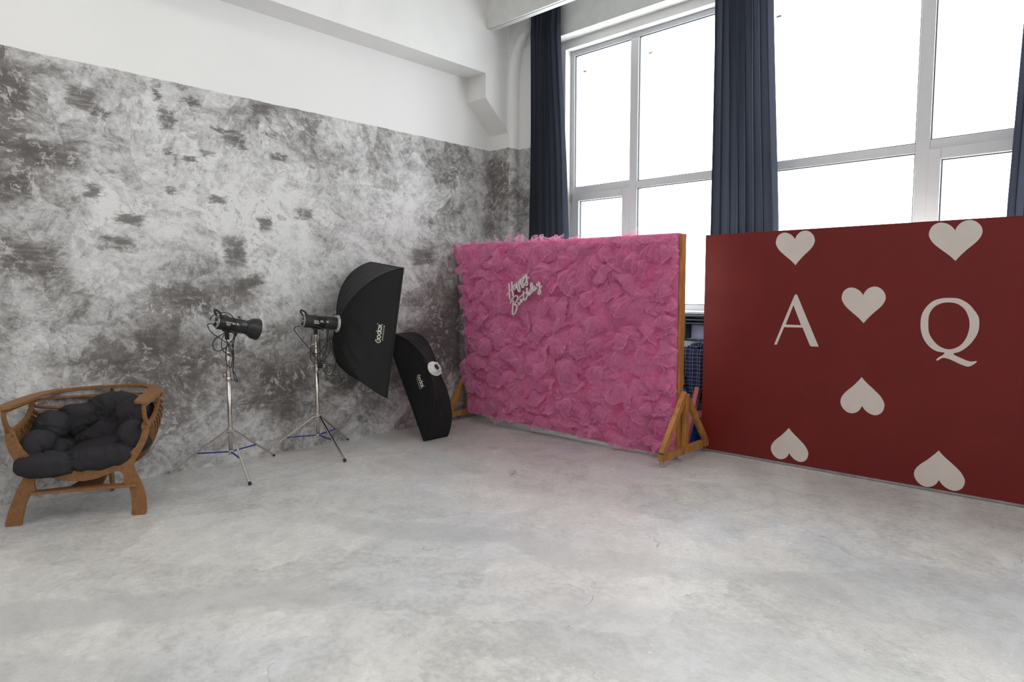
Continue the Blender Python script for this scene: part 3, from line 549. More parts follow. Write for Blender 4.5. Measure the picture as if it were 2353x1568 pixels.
MB().box((-2.94, 5.70, .30), (-2.86, 5.74, .36)).build('tie_bar', 'pink_timber', fo, world=True)

# ---------------------------------------------------------------- pink tulle backdrop
PB = thing('tulle_backdrop', 'rolling timber frame backdrop covered in ruffled pink tulle', 'backdrop', (-4.2, 5.17, 0))
TL, TR_, BL, BR = Vector((-5.585, 5.13, 2.02)), Vector((-2.868, 5.185, 2.0)), Vector((-5.465, 5.13, .105)), Vector((-2.862, 5.185, .022))
def pan(u, v, d=0.0):
    p = (BL*(1-u)+BR*u)*(1-v) + (TL*(1-u)+TR_*u)*v
    return Vector((p.x - d*.02, p.y-d, p.z))
b = MB()
fr_, bk = [pan(u, v) for u, v in ((0, 0), (1, 0), (1, 1), (0, 1))], [pan(u, v, -.022) for u, v in ((0, 0), (1, 0), (1, 1), (0, 1))]
b.add(fr_+bk, [(0,1,2,3),(7,6,5,4),(0,4,5,1),(1,5,6,2),(2,6,7,3),(3,7,4,0)])
b.build('panel_board', 'board_back', PB, world=True)
# silver foil wrapped round the left and bottom edges
b = MB(); rnd = random.Random(3)
def foil_l(i, j):
    v = j; d = [-.024, -.024, .006, .008][min(3, int(i*3+.01))]; u = [.012, -.018, -.018, .022][min(3, int(i*3+.01))]
    p = pan(u, v*.97, d); k = noise.noise(Vector((i*5, v*22, 1)))*.008
    return p + Vector((k, k, 0))
b.grid(foil_l, 3, 90); b.build('foil_edge', 'foil', PB, world=True)
b = MB()
def foil_b(i, j):
    k = min(3, int(j*3+.01)); d = [-.024, -.024, .006, .008][k]; dz = [.03, -.012, -.014, .012][k]
    p = pan(i, 0, d); q = noise.noise(Vector((i*60, j*3, 4)))*.006
    return p + Vector((0, q, dz+q))
b.grid(foil_b, 110, 3); b.build('foil_edge', 'foil', PB, world=True)
MB().box((-2.864, 5.172, .05), (-2.838, 5.245, 1.992)).build('upright', 'pine', PB, world=True, bevel=.002)
MB().box((-5.55, 5.155, .13), (-5.50, 5.20, 1.97)).build('upright', 'pine', PB, world=True, bevel=.002)
for z in (.13, 1.93): MB().box((-5.50, 5.21, z), (-2.875, 5.245, z+.045)).build('rail', 'pine', PB, world=True)
aframe(PB, -2.812, 4.82, 5.655, .055, .60, 'pine')
aframe(PB, -5.60, 4.895, 5.56, .055, .58, 'pine')

# net gathered at many points: pleats radiate from each gather and lap over the next one
rs = random.Random(11)
def gathers(seed, du, dv):
    r = random.Random(seed); cells = {}
    nu, nv = int(2.9/du)+2, int(2.2/dv)+2
    for i in range(-1, nu):
        for j in range(-1, nv):
            cells[(i, j)] = ((i+r.uniform(.05, .95))*du, (j+r.uniform(.05, .95))*dv, r.uniform(-.9, .9), r.uniform(5, 11), r.uniform(0, 6.28), r.uniform(.5, 1.2), r.uniform(.7, 1.35))
    return cells, du, dv
def tri(x): return abs((x % 2)-1)
def pleats(G, u, v, amp):
    cells, du, dv = G
    x, y = u*2.66, v*1.95
    w = noise.noise_vector(Vector((x*3.0, y*3.0, du*50)))*.035; x += w.x; y += w.y
    ci, cj = int(x//du), int(y//dv); best = None
    for i in range(ci-1, ci+2):
        for j in range(cj-1, cj+2):
            c = cells.get((i, j))
            if c is None: continue
            dx, dy = x-c[0], y-c[1]; ca, sa = math.cos(c[2]), math.sin(c[2])
            a, b_ = dx*ca+dy*sa, -dx*sa+dy*ca
            b2 = b_*.75 + .0; d = math.hypot(a, b2)*c[6]
            if best is None or d < best[0]: best = (d, a, b_, c)
    d, a, b_, c = best
    R = max(du, dv)*.62
    an = math.atan2(a, -(b_-R*.55)); rr = math.hypot(a, b_-R*.55)
    t = min(1.3, rr/R)
    n1 = noise.noise(Vector((x*9, y*9, c[4])))
    p1 = tri(an*c[3]*.55+c[4]+n1*.8); p2 = tri(an*c[3]*1.5+c[4]*2+n1*1.4)
    h = amp*(.22*t + .40*p1*t**.6*c[5] + .16*p2*t**.5 + .20*c[5] + .22*max(0, 1-d/R))
    h += amp*.30*noise.noise(Vector((x*5, y*5, 7)))
    return max(h, .003)
G1, G2 = gathers(5, .17, .16), gathers(8, .21, .19)
def edge_f(u, v): return min(1, .3+min(u*16, (1-u)*32, v*16, (1-v)*20))
b = MB(); b.grid(lambda i, j: pan(i, j, .002+pleats(G1, i, j, .060)*edge_f(i, j)), 250, 190)
tag(b.build('fabric_backing', 'tulle_base', PB, smooth=True, world=True), 'deeper pink gathered underlayer')
b = MB(); b.grid(lambda i, j: pan(i*1.006-.003, j, .014+pleats(G2, i, j, .090)*edge_f(i, j)), 250, 190)
b.build('tulle_layer', 'tulle', PB, smooth=True, world=True)
# free ruffles of net, each a pleated fan fixed along its gathered end
def ruffle(mb, u, v, ang, L, W, lift, seed, nu=18, nv=9, base=None):
    r = random.Random(seed); k = r.uniform(2.2, 4.6); ph = r.uniform(0, 6.28); k2 = k*2.1; ph2 = r.uniform(0, 6.28)
    ca, sa = math.cos(ang), math.sin(ang)
    base = .016+pleats(G2, min(max(u, 0), 1), min(max(v, 0), 1), .090)*.85*edge_f(min(max(u, 0), 1), min(max(v, 0), 1)) if base is None else base
    amp = r.uniform(.012, .030); bend = r.uniform(-.7, .7); sk = r.uniform(-.3, .3)
    hook = r.uniform(.6, .95) if r.random() < .5 else 2.0
    vs = []
    for j in range(nv+1):
        t = [0, .12, .25, .38, .5, .62, .74, .87, .982, 1.0][j]
        wd = W*(.20+.80*math.sin(min(1, t*1.1)*PI/2))
        al = L*t if t < hook else L*(hook-(t-hook)*.6)
        for i in range(nu+1):
            s_ = i/nu-.5
            x = s_*wd + bend*L*t*t*.35 + sk*L*s_*t; y = -al*(1-.35*(2*s_)**2*t) + .015*math.cos(s_*7+ph)*t
            z = base + lift*math.sin(min(1, t*1.02)*PI)*(1-.5*(2*s_)**2) + .004
            z += amp*(t**.6)*tri(s_*k*2+ph) + amp*.35*t*tri(s_*k2*2+ph2)
            z += .010*noise.noise(Vector((x*12+seed, y*12, 5)))
            if t > hook: z += .012 + .02*(t-hook)
            z *= 1-.35*abs(2*s_)**3
            x += .010*noise.noise(Vector((x*9, y*9, seed))); y += .010*noise.noise(Vector((x*9+9, y*9, seed)))
            X = ca*x - sa*y; Y = sa*x + ca*y
            uu = u + X/2.66; vv = v + Y/1.95
            if uu > 1.002: uu = 1.002+(uu-1.002)*.35
            vs.append(pan(uu, vv, max(z, .008 if 0 < uu < 1 and 0 < vv < 1 else -.015)))
    w_ = nu+1
    F = [(j*w_+i, j*w_+i+1, (j+1)*w_+i+1, (j+1)*w_+i) for j in range(nv) for i in range(nu)]
    mb.add(vs, F); mb.m[-nu:] = [1]*nu
b = MB(); n = 0
rows, cols = 14, 20
for rr in range(rows):
    for cc in range(cols):
        u = (cc+.5+rs.uniform(-.5, .5)+(.5 if rr % 2 else 0))/(cols+.5); v = (rr+1.1+rs.uniform(-.45, .45))/rows
        if not (.0 < u < .995) or v > .985: continue
        a = rs.gauss(0, .8)
        if rs.random() < .18: a += rs.choice((-1, 1))*rs.uniform(.9, 1.8)
        L = rs.uniform(.12, .25); W = rs.uniform(.16, .34)
        if u < .05: a = abs(a)*.3; L *= .8; W *= .6
        if u > .94: a = abs(a)*.3; W *= .7; L *= .85
        if v < .14: L = min(L, .10+v*.6); a *= .4
        if v > .9: a *= .4
        ruffle(b, u, v, a, L, W, rs.uniform(.008, .035), n); n += 1
for cc in range(26):
    u = (cc+.5+rs.uniform(-.4, .4))/27
    if u < .9: ruffle(b, u, .985, PI+rs.gauss(0, .35), rs.uniform(.05, .10), rs.uniform(.14, .24), .02, 1000+cc, base=.01)
    ruffle(b, u*.985+.01, .998, rs.gauss(0, .3), rs.uniform(.12, .19), rs.uniform(.16, .26), .03, 2000+cc, base=.02)
for cc in range(30): ruffle(b, .978+rs.uniform(-.012, .010), .99-cc*.0325, rs.gauss(.1, .45), rs.uniform(.08, .15), rs.uniform(.09, .14), .02, 3000+cc)
for (u, v, a, L, W) in ((.015, .99, -1.0, .17, .26), (.01, .95, -.8, .18, .24), (.03, .97, -.9, .20, .26), (.02, .93, -1.1, .14, .20), (.035, .9, -.3, .25, .24), (.03, .75, -1.0, .10, .14), (.04, .7, -.5, .18, .18),
                        (.955, .95, .5, .14, .16), (.96, .78, .35, .16, .18), (.965, .64, .5, .10, .14), (.955, .52, .4, .18, .2), (.955, .37, .35, .18, .2), (.95, .25, .2, .22, .2)):
    ruffle(b, u, v, a, L, W, .03, int(u*100+v*1000))
tu = b.build('tulle_ruffles', ['tulle', 'tulle_hem'], PB, smooth=True, world=True)

# ---------------------------------------------------------------- happy birthday sign
SG = thing('birthday_sign', 'small white script sign reading Happy Birthday, hung on the pink tulle', 'sign', (-4.79, 5.0, 1.35))
b = MB()
for st in D['HB']:
    pts = bez([(x, 4.99, z) for x, z in st], 5) if len(st) > 2 else [Vector((x, 4.99, z)) for x, z in st]
    b.tube(pts, .0060, 8)
b.build('script_tube', 'acrylic', SG, smooth=True, world=True)
b = MB()
for st in D['HB']:
    pts = bez([(x, 5.000, z) for x, z in st], 3) if len(st) > 2 else [Vector((x, 5.000, z)) for x, z in st]
    for p, q in zip(pts[:-1], pts[1:]):
        if (q-p).length > 1e-4: b.bar(p, q, .004, .011, (0, 0, 1))
b.build('backing_plate', 'diffuser', SG, world=True)

# ---------------------------------------------------------------- curtains and their rail
rail = MB().box((-5.3, 5.735, 5.30), (XR, 5.765, 5.33))
for x in range(-5, 6): rail.box((x-.01, 5.74, 5.33), (x+.01, 5.76, ZC))
tag(rail.build('curtain_rail', 'grey_trim'), 'white ceiling rail that carries the navy curtains', 'curtain rail')
def curtain(label, xt0, xt1, xm0, xm1, xb0, xb1, n, seed, flare=0.0):
    r = random.Random(seed); ph = [r.uniform(-.5, .5) for _ in range(n+2)]; am = [r.uniform(.55, 1.15) for _ in range(n+2)]
    def fn(i, j):
        z = .03 + (5.30-.03)*j
        if z > 4.4: f = (z-4.4)/.9; x0, x1 = xt0, xt1
        elif z > 2.1: f = (z-2.1)/2.3; x0, x1 = xm0+(xt0-xm0)*f, xm1+(xt1-xm1)*f
        else: f = z/2.1; x0, x1 = xb0+(xm0-xb0)*f, xb1+(xm1-xb1)*f
        s_ = i*n; k = int(min(s_, n-1e-6)); t_ = s_-k
        w_ = am[k]*(1-t_)+am[k+1]*t_
        y = .055*w_*math.sin(2*PI*s_*.5*2 + .5*math.sin(z*.7+ph[k])) + .012*math.sin(5.3*i*n+z*.9+seed)
        y += .02*noise.noise(Vector((i*4+seed, z*.7, 2)))
        x = x0+(x1-x0)*i + .012*math.sin(2*PI*s_*2+1.0)
        return Vector((x, 5.75+y*(.75 if z > 4.4 else 1), z))
    b = MB(); b.grid(fn, n*14, 40)
    o = b.build('curtain', 'curtain', smooth=True, loc=((xb0+xb1)/2, 5.75, 0))
    return tag(o, label, 'curtain', 'navy curtains on the window wall')
curtain('floor length navy curtain beside the corner column, left of the first window', -5.105, -4.675, -5.14, -4.56, -5.16, -4.55, 7, 1)
curtain('floor length navy curtain between the two windows, behind both backdrops', -2.89, -2.375, -2.885, -2.255, -2.90, -2.20, 8, 5)
curtain('floor length navy curtain cut off by the right edge of the photo', -.60, -.12, -.665, .04, -.67, .06, 8, 9)

# ---------------------------------------------------------------- things in the gap between the boards
SH = thing('wall_shelf', 'dark slatted wall shelf with a hanging rail under the window sill', 'shelf', (-3.2, 5.98, 1.2))
b = MB()
for z in (1.175, 1.21, 1.245): b.box((-3.75, 5.80, z), (-2.95, 5.98, z+.018))
b.build('slats', 'shelf_dark', SH, world=True, bevel=.003)
MB().box((-3.19, 5.80, 1.03), (-3.13, 5.985, 1.25)).build('end_bracket', 'shelf_dark', SH, world=True)
MB().tube([(-3.75, 5.88, 1.015), (-2.95, 5.88, 1.015)], .009, 8).build('hanging_rail', 'shelf_dark', SH, world=True)
for x in (-3.7, -2.965): MB().box((x, 5.87, 1.015), (x+.012, 5.89, 1.18)).build('hanger_strap', 'shelf_dark', SH, world=True)
bx_ = MB().box((-3.12, 5.90, 1.03), (-2.97, 5.985, 1.165)); bx_.box((-3.12, 5.898, 1.10), (-2.97, 5.90, 1.104))
tag(bx_.build('carton', 'lilac_white'), 'pale lilac carton tucked under the dark slatted shelf', 'box')
def shirt(x, w_, z0, z1, y, seed, label):
    r = random.Random(seed)
    t_ = thing('plaid_shirt', label, 'shirt', (x, y, z1), None, 'plaid shirts hanging behind the backdrops')
    b = MB()
    def fn(i, j):
        a = i*2*PI; z = z1+(z0-z1)*j
        sh = min(1, .25+ (j*5)**.6) if j < .2 else 1.0
        hw = w_/2*sh*(1+.05*math.sin(j*4+seed)); d = .045*min(1, .5+j*3)
        px = hw*math.cos(a); py = d*math.sin(a)
        f = .013*math.sin(px*75+seed)*min(1, j*3) + .012*noise.noise(Vector((px*18, z*7, seed)))
        return Vector((px, py+f, z-z1))
    b.grid(fn, 56, 26); b.build('body', 'plaid', t_, smooth=True)
    for sx in (-1, 1):
        b = MB(); pts = bez([(sx*w_*.36, 0, -.05), (sx*w_*.48, -.02, -.16), (sx*w_*.50, -.045, -.30), (sx*w_*.44, -.05, -.42)], 5)
        b.tube(pts, [.045+.006*math.sin(k*1.7+seed) for k in range(len(pts))], 14); b.build('sleeve', 'plaid', t_, smooth=True)
    b = MB(); b.tube(bez([(-.06, -.01, -.012), (-.03, -.035, -.02), (0, -.045, -.035), (.03, -.035, -.02), (.06, -.01, -.012), (0, .03, .0), (-.06, -.01, -.012)], 4), .012, 6); b.build('collar', 'plaid', t_, smooth=True)
    b = MB(); b.tube(bez([(0, 0, -.01), (0, 0, .02), (.012, 0, .035), (0, 0, .045), (-.01, 0, .035)], 4), .002, 6); b.build('hanger_hook', 'steel', t_)
    return t_
shirt(-3.02, .30, .42, .985, 5.85, 1, 'navy and white plaid shirt nearest the red board, in the gap between backdrops')
shirt(-3.36, .27, .50, .97, 5.89, 4, 'second plaid shirt, half hidden by the upright of the tulle backdrop')
b = MB()
def heap(i, j):
    a = i*2*PI; r_ = math.sin(j*PI/2)
    rad = 1+.25*noise.noise(Vector((math.cos(a)*2, math.sin(a)*2, j*3)))
    z = .62*math.cos(j*PI/2)*(1+.3*noise.noise(Vector((i*9, j*6, 3)))) + .02*abs(noise.noise(Vector((i*30, j*20, 8))))
    return Vector((-3.2+.20*r_*rad*math.cos(a), 5.85+.115*r_*min(rad, 1.1)*math.sin(a), max(.001, z)))
b.grid(heap, 60, 24)
tag(b.build('blue_cloth_heap', 'denim_blue', smooth=True, loc=(-3.2, 5.85, 0)), 'heap of bright blue cloth on the floor under the plaid shirts', 'cloth')
# ---------------------------------------------------------------- light stands
def mat_from(a, up):
    """rotation whose x axis is a and z axis close to up"""
    a = Vector(a).normalized(); u = Vector(up); y = u.cross(a).normalized(); z = a.cross(y)
    return Matrix((a, y, z)).transposed()
def light_stand(label, c, feet, ztop):
    T = thing('light_stand', label, 'light stand', (c[0], c[1], 0), None)
    b = MB(); b.tube([(0, 0, .15), (0, 0, .80)], .0165, 16); b.build('lower_tube', 'steel', T, smooth=True)
    b = MB(); b.tube([(0, 0, .80), (0, 0, 1.00)], .0125, 14); b.build('middle_tube', 'steel', T, smooth=True)
    b = MB(); b.tube([(0, 0, 1.00), (0, 0, ztop)], .009, 14); b.build('upper_tube', 'steel', T, smooth=True)
    for z, r, hgt in ((.80, .022, .075), (1.00, .017, .06)):
        b = MB(); b.lathe([(r*.9, 0), (r, .004), (r, .02), (r*.92, .024), (r*.92, hgt-.02), (r, hgt-.016), (r, hgt), (r*.8, hgt+.004)], 18, Matrix.Translation((0, 0, z-hgt/2)) @ Matrix.Rotation(-PI/2, 4, 'Y'))
        col = b.build('clamp_collar', 'steel', T, smooth=False)
        k = MB(); k.tube([(0, 0, z+.01), (-.02, -.03, z+.01)], .005, 8); k.bar((-.02, -.03, z-.012), (-.02, -.03, z+.032), .006, .020, (1, -1, 0)); k.build('wing_screw', 'steel', col)
    b = MB(); b.lathe([(.021, 0), (.026, .004), (.026, .014), (.018, .018), (.018, .036), (.026, .04), (.026, .05), (.02, .055)], 20, Matrix.Translation((0, 0, .315)) @ Matrix.Rotation(-PI/2, 4, 'Y'))
    b.build('upper_hub', 'aluminium', T)
    b = MB(); b.lathe([(.018, 0), (.022, .004), (.022, .022), (.018, .026)], 18, Matrix.Translation((0, 0, .155)) @ Matrix.Rotation(-PI/2, 4, 'Y'))
    b.build('lower_hub', 'aluminium', T)
    for k, (fx, fy) in enumerate(feet):
        f = Vector((fx-c[0], fy-c[1], .012)); d = Vector((f.x, f.y, 0)).normalized()
        top = d*.03 + Vector((0, 0, .345)); b = MB(); b.bar(top, f, .020, .014); lg = b.build('leg', 'steel', T, bevel=.003)
        e = (f-top).normalized(); b = MB(); b.bar(f-e*.022, f+e*.002, .024, .018); b.build('rubber_foot', 'black_rubber' if k != 0 else 'aluminium', lg, bevel=.003)
        mid = top+(f-top)*.56; mid.z += .004
        b = MB(); b.bar(d*.022+Vector((0, 0, .168)), mid, .014, .010); b.build('spreader_brace', 'blue_paint', T, bevel=.002)
        b = MB(); b.tube([d*.016+Vector((0, 0, .345))+d.cross(Vector((0, 0, 1)))*.018, d*.016+Vector((0, 0, .345))-d.cross(Vector((0, 0, 1)))*.018], .006, 8); b.build('hinge_bolt', 'aluminium', T)
    return T
C1 = (-5.360, 2.303); C2 = (-5.398, 3.128)
light_stand('chrome light stand nearest the wooden chair, blue braces, carrying the bare strobe', C1, [(-5.645, 1.925), (-4.855, 2.225), (-5.562, 2.779)], 1.145)
light_stand('chrome light stand with blue braces carrying the strobe with the big softbox', C2, [(-5.640, 2.690), (-4.924, 3.110), (-5.625, 3.590)], 1.145)

# ---------------------------------------------------------------- strobes
def lettering(parent, body, size, origin, ex, ey, mat, bold=0.0, name='lettering', off=0.0):
    vs, fs = text_tris(body, size, bold); ex, ey = Vector(ex), Vector(ey); o = Vector(origin)
    b = MB(); b.add([o+ex*x+ey*y for x, y in vs], fs); return b.build(name, mat, parent)
def wrap_lettering(parent, body, size, x0, z0, R, mat, bold=0.0, flip=1):
    """text wrapped on the side of a cylinder (axis x, radius R) facing +y*flip"""
    vs, fs = text_tris(body, size, bold); b = MB()
    b.add([(x0+x*(-1 if flip > 0 else 1), flip*R*math.cos((z0+y)/R), R*math.sin((z0+y)/R)) for x, y in vs], fs)
    return b.build('lettering', mat, parent)
def strobe(label, rear, axis, L, with_reflector, pole):
    """x axis forward; y axis to its left; the label side faces -y"""
    A = Vector(axis).normalized(); R = mat_from(A, (0, 0, 1))
    T = thing('studio_strobe', label, 'studio light', rear, R)
    r = .058
    b = MB(); b.lathe([(r*.90, .012), (r*.97, .016), (r, .03), (r, L*.62), (r*.97, L*.63), (r*.97, L*.64), (r, L*.65), (r, L-.012), (r*.96, L-.004), (r*.9, L)], 40)
    b.build('body', 'black_plastic', T, auto=.5)
    for k in range(5):
        a = -.5+k*.25
        v = MB(); v.box((L*.12, -.0015, 0), (L*.26, .0015, .0012), 0, Matrix.Translation((0, 0, 0)) @ Matrix.Rotation(a, 4, 'X') @ Matrix.Translation((0, 0, r-.0003)))
        v.build('vent_slot', 'gasket', T)
    b = MB(); b.lathe([(.0, .004), (r*.86, .004), (r*.88, .006), (r*.88, .016)], 36)
    pn = b.build('control_panel', 'grey_panel', T)
    b = MB(); b.box((.0, -.020, .006), (.0045, .020, .030)); b.build('display', 'gasket', pn)
    b = MB(); b.tube([(-.006, .0, -.012), (.005, .0, -.012)], .009, 16); b.build('dial', 'black_plastic', pn)
    b = MB()
    for y in (-.024, -.012, .014, .026): b.box((.0, y-.004, -.006), (.0045, y+.004, 0))
    b.build('buttons', 'print_white', pn)
    b = MB(); b.box((-.012, -.012, -.038), (.005, .012, -.022)); b.build('power_inlet', 'black_plastic', pn, bevel=.002)
    # looped carrying handle over the rear end
    pts = bez([(.035, 0, r-.004), (.022, 0, r+.016), (.004, 0, r+.030), (-.018, 0, r+.036), (-.024, 0, r+.026), (-.014, 0, r+.006), (-.002, 0, r-.010)], 5)
    b = MB(); b.tube(pts, [.0085]*len(pts), 10)
    h = b.build('handle', 'black_plastic', T, smooth=True)
    b = MB(); b.box((.010, -.004, r+.004), (.018, .004, r+.008)); b.build('release_button', 'red_plastic', h)
    b = MB(); b.tube([(L*.33, 0, r-.002), (L*.33, 0, r+.006)], .008, 12); b.build('sync_knob', 'black_plastic', T)
    # stand bracket
    px = (Vector((*pole, 0))-Vector(rear)); px = px.dot(A)
    Ri = R.inverted(); P = Ri @ (Vector((pole[0], pole[1], 1.10)) - Vector(rear)); Q = Ri @ (Vector((pole[0], pole[1], 1.185)) - Vector(rear))
    b = MB()
    b.bar((P.x, P.y, P.z), (Q.x, Q.y, Q.z), .030, .028, tuple(Ri @ Vector((0, 1, 0))))
    b.bar((Q.x-.004, Q.y, Q.z-.012), (Q.x+.015, 0, -r+.004), .034, .050, (1, 0, 0))
    b.box((Q.x-.03, -.020, -r-.010), (Q.x+.05, .020, -r+.004))
    br_ = b.build('stand_bracket', 'black_plastic', T, bevel=.004)
    b = MB(); b.tube([(Q.x, -.018, Q.z-.005), (Q.x+.004, -.05, Q.z-.008)], .006, 8); b.tube(bez([(Q.x+.004, -.05, Q.z-.006), (Q.x+.03, -.055, Q.z-.02), (Q.x+.062, -.055, Q.z-.044)], 4), .0065, 8)
    b.build('tilt_lever', 'black_plastic', br_, smooth=True)
    if with_reflector:
        prof = [(r*.98, L-.002), (r*1.0, L+.004), (r*1.02, L+.012), (.064, L+.026), (.078, L+.048), (.086, L+.066), (.0895, L+.088), (.090, L+.100), (.092, L+.101), (.092, L+.106), (.088, L+.106), (.084, L+.07), (.060, L+.028), (.03, L+.006)]
        b = MB(); b.lathe(prof, 48); b.build('reflector', 'black_plastic', T, auto=.6)
    # printed model name on the side towards the camera
    wrap_lettering(T, 'SK400II', .025, L*.56, .008, r+.0006, 'print_white', .0006, -1)
    wrap_lettering(T, 'Godox', .015, L*.33, .009, r+.0006, 'print_white', .0006, -1)
    b = MB(); n = 6
    for k in range(n):
        z0, z1 = -.014+.011*k/n, -.014+.011*(k+1)/n
        f = lambda x, z: (x, -(r+.0007)*math.cos(z/r), (r+.0007)*math.sin(z/r))
        b.add([f(L*.27, z0), f(L*.41, z0), f(L*.41, z1), f(L*.27, z1)], [(0, 1, 2, 3)])
    lb = b.build('name_label', 'print_white', T)
    g = lambda x, z: (x, -(r+.0012)*math.cos(z/r), (r+.0012)*math.sin(z/r))
    b = MB(); b.add([g(L*.29, -.0105), g(L*.39, -.0105), g(L*.39, -.0065), g(L*.29, -.0065)], [(0, 1, 2, 3)]); b.build('label_mark', 'red_plastic', lb)
    return T
A1 = Vector((0, .326, -.074)).normalized()
strobe('black studio strobe with bare round reflector, nearest the wooden chair', (-5.358, 2.215, 1.250), A1, .245, True, C1)
A2 = Vector((.2306, .9674, -.1048)).normalized()
S2 = Vector((-5.350, 3.331, 1.193))
strobe('black studio strobe wrapped in its cable, mounted behind the big softbox', S2 - A2*.325, A2, .325, False, C2)

# ---------------------------------------------------------------- softboxes
def softbox(label, S, a, r, u, d, w, h, shift, txt, k=1.25, ring=.062):
    """S mount centre, a axis towards the mouth, r and u the mouth's axes"""
    S, a, r, u = Vector(S), Vector(a).normalized(), Vector(r).normalized(), Vector(u).normalized()
    T = thing('softbox', label, 'softbox', S, Matrix((r, u, a)).transposed())
    # local frame: x = r, y = u, z = a
    def surf(side, s, t, off=0.0):
        ra = math.sin(k*t)/math.sin(k); ax = (1-math.cos(k*t))/(1-math.cos(k))
        sx, sy = {'r': (1, s), 'l': (-1, -s), 't': (-s, 1), 'b': (s, -1)}[side]
        q = math.hypot(sx, sy); rx, ry = sx/q*ring, sy/q*ring
        X = rx*(1-ra)+sx*w/2*ra; Y = ry*(1-ra)+(sy*h/2-shift)*ra
        # cloth pulled slightly in between the rods, with soft wrinkles
        pull = .055*math.sin(PI*t)*(1-s*s)*(.6 if side in 'rl' else .45)
        wr = .004*noise.noise(Vector((s*4+ord(side[0]), t*6, 3)))*math.sin(PI*t)*2
        if side in 'rl': X -= sx*(pull-wr-off)
        else: Y -= sy*(pull-wr-off)
        return Vector((X, Y, d*ax))
    names = {'r': 'side_panel', 'l': 'side_panel', 't': 'end_panel', 'b': 'end_panel'}
    panels = {}
    for side in 'rltb':
        b = MB(); b.grid(lambda i, j: surf(side, i*2-1, j), 28, 30)
        o = b.build(names[side], 'softbox', T, smooth=True); panels[side] = o
    b = MB()
    for sx, sy in ((1, 1), (1, -1), (-1, 1), (-1, -1)):
        pts = [surf('r' if sx > 0 else 'l', sy*sx if sx < 0 else sy, j/20) for j in range(21)]
        pts = [p - Vector((0, 0, 0)) for p in pts]
        b.tube(pts, .0045, 6)
    b.build('rod_seam', 'softbox', T, smooth=True)
    b = MB(); z1 = d; e = .004; lip = .035
    y0, y1 = -h/2-shift, h/2-shift
    for (p, q) in (((-w/2-e, y0-e), (w/2+e, y0+e)), ((-w/2-e, y1-e), (w/2+e, y1+e)), ((-w/2-e, y0), (-w/2+e, y1)), ((w/2-e, y0), (w/2+e, y1))):
        b.box((p[0], p[1], z1-.004), (q[0], q[1], z1+.012))
    b.build('front_lip', 'softbox', T)
    MB().box((-w/2+.025, y0+.025, z1-.016), (w/2-.025, y1-.025, z1-.012)).build('front_diffuser', 'diffuser', T)
    # speed ring
    X = Matrix.Rotation(-PI/2, 4, 'Y')
    b = MB(); b.lathe([(.048, -.012), (.078, -.012), (.081, -.009), (.081, .0), (.078, .004), (.048, .004), (.048, -.012)], 40, Matrix.Rotation(-PI/2, 4, 'Y'), cap=False)
    rg = b.build('speed_ring', 'ring', T, auto=.6)
    tb = MB(); tb.lathe([(.034, -.052), (.040, -.052), (.043, -.048), (.044, -.03), (.055, -.022), (.056, -.010), (.034, -.010), (.034, -.052)], 36, Matrix.Rotation(-PI/2, 4, 'Y'), cap=False)
    tag(tb.build('mount_collar', 'diffuser', rg, auto=.6), 'cream collar of the ring')
    tb = MB(); tb.lathe([(.0, -.030), (.0345, -.030), (.0345, -.026), (0, -.026)], 30, Matrix.Rotation(-PI/2, 4, 'Y')); tb.build('mount_opening', 'black_rubber', rg)
    for q in range(4):
        b = MB()
        an = q*PI/2+.79; c_, s_ = math.cos(an), math.sin(an)
        b.box((-.014, -.007, -.016), (.014, .007, -.008), 0, Matrix.Translation((c_*.071, s_*.071, 0)) @ Matrix.Rotation(an, 4, 'Z'))
        b.build('rod_socket', 'ring', rg)
    # printed mark: a swirl G and o d o x drawn with strokes, and the small line under it
    side, s0, t0, ds, dt, flip = txt
    def at(x, y, off=.003):       # text plane (x along the word, y up) on the panel
        return surf(side, s0 + ds*x, t0 - dt*y, off)
    def stroke(b_, pts, wd):
        P = [Vector((p[0], p[1])) for p in pts]
        for i in range(len(P)-1):
            dd = (P[i+1]-P[i]); 
            if dd.length < 1e-6: continue
            nn = Vector((-dd.y, dd.x)).normalized()*wd/2; ee = dd.normalized()*wd*.18
            q = [P[i]-nn-ee, P[i+1]-nn+ee, P[i+1]+nn+ee, P[i]+nn-ee]
            b_.add([at(*v) for v in q], [(0, 1, 2, 3)])
    arc = lambda cx, cy, rx, ry, a0, a1, n=18: [(cx+rx*math.cos(math.radians(a0+(a1-a0)*i/n)), cy+ry*math.sin(math.radians(a0+(a1-a0)*i/n))) for i in range(n+1)]
    b = MB(); wd = .20
    stroke(b, arc(-2.05, .50, .50, .50, 75, 355) + [(-1.60, .62), (-1.74, .70), (-1.90, .62), (-1.95, .44)], wd)
    stroke(b, arc(-1.05, .40, .36, .36, 0, 360), wd)
    stroke(b, arc(-.05, .40, .36, .36, 0, 360), wd); stroke(b, [(.33, .05), (.33, 1.15)], wd)
    stroke(b, arc(.93, .40, .36, .36, 0, 360), wd)
    stroke(b, [(1.45, .02), (2.05, .80)], wd); stroke(b, [(1.42, .80), (2.12, .0)], wd)
    stroke(b, arc(2.28, 1.05, .07, .07, 0, 360, 8), .09)
    b.build('printed_logo', 'print_white', panels[side])
    vs, fs = text_tris('WWW.GODOX.COM', .40, .006)
    b = MB(); b.add([at(x*1.0, y-.45) for x, y in vs], fs); b.build('printed_web_address', 'print_cream', panels[side])
    return T
R1 = Vector((.9702, -.2369, -.0517)); U1 = Vector((.0748, .0898, .9931))
ro = -.052
r1 = R1*math.cos(ro)+U1*math.sin(ro); u1 = U1*math.cos(ro)-R1*math.sin(ro)
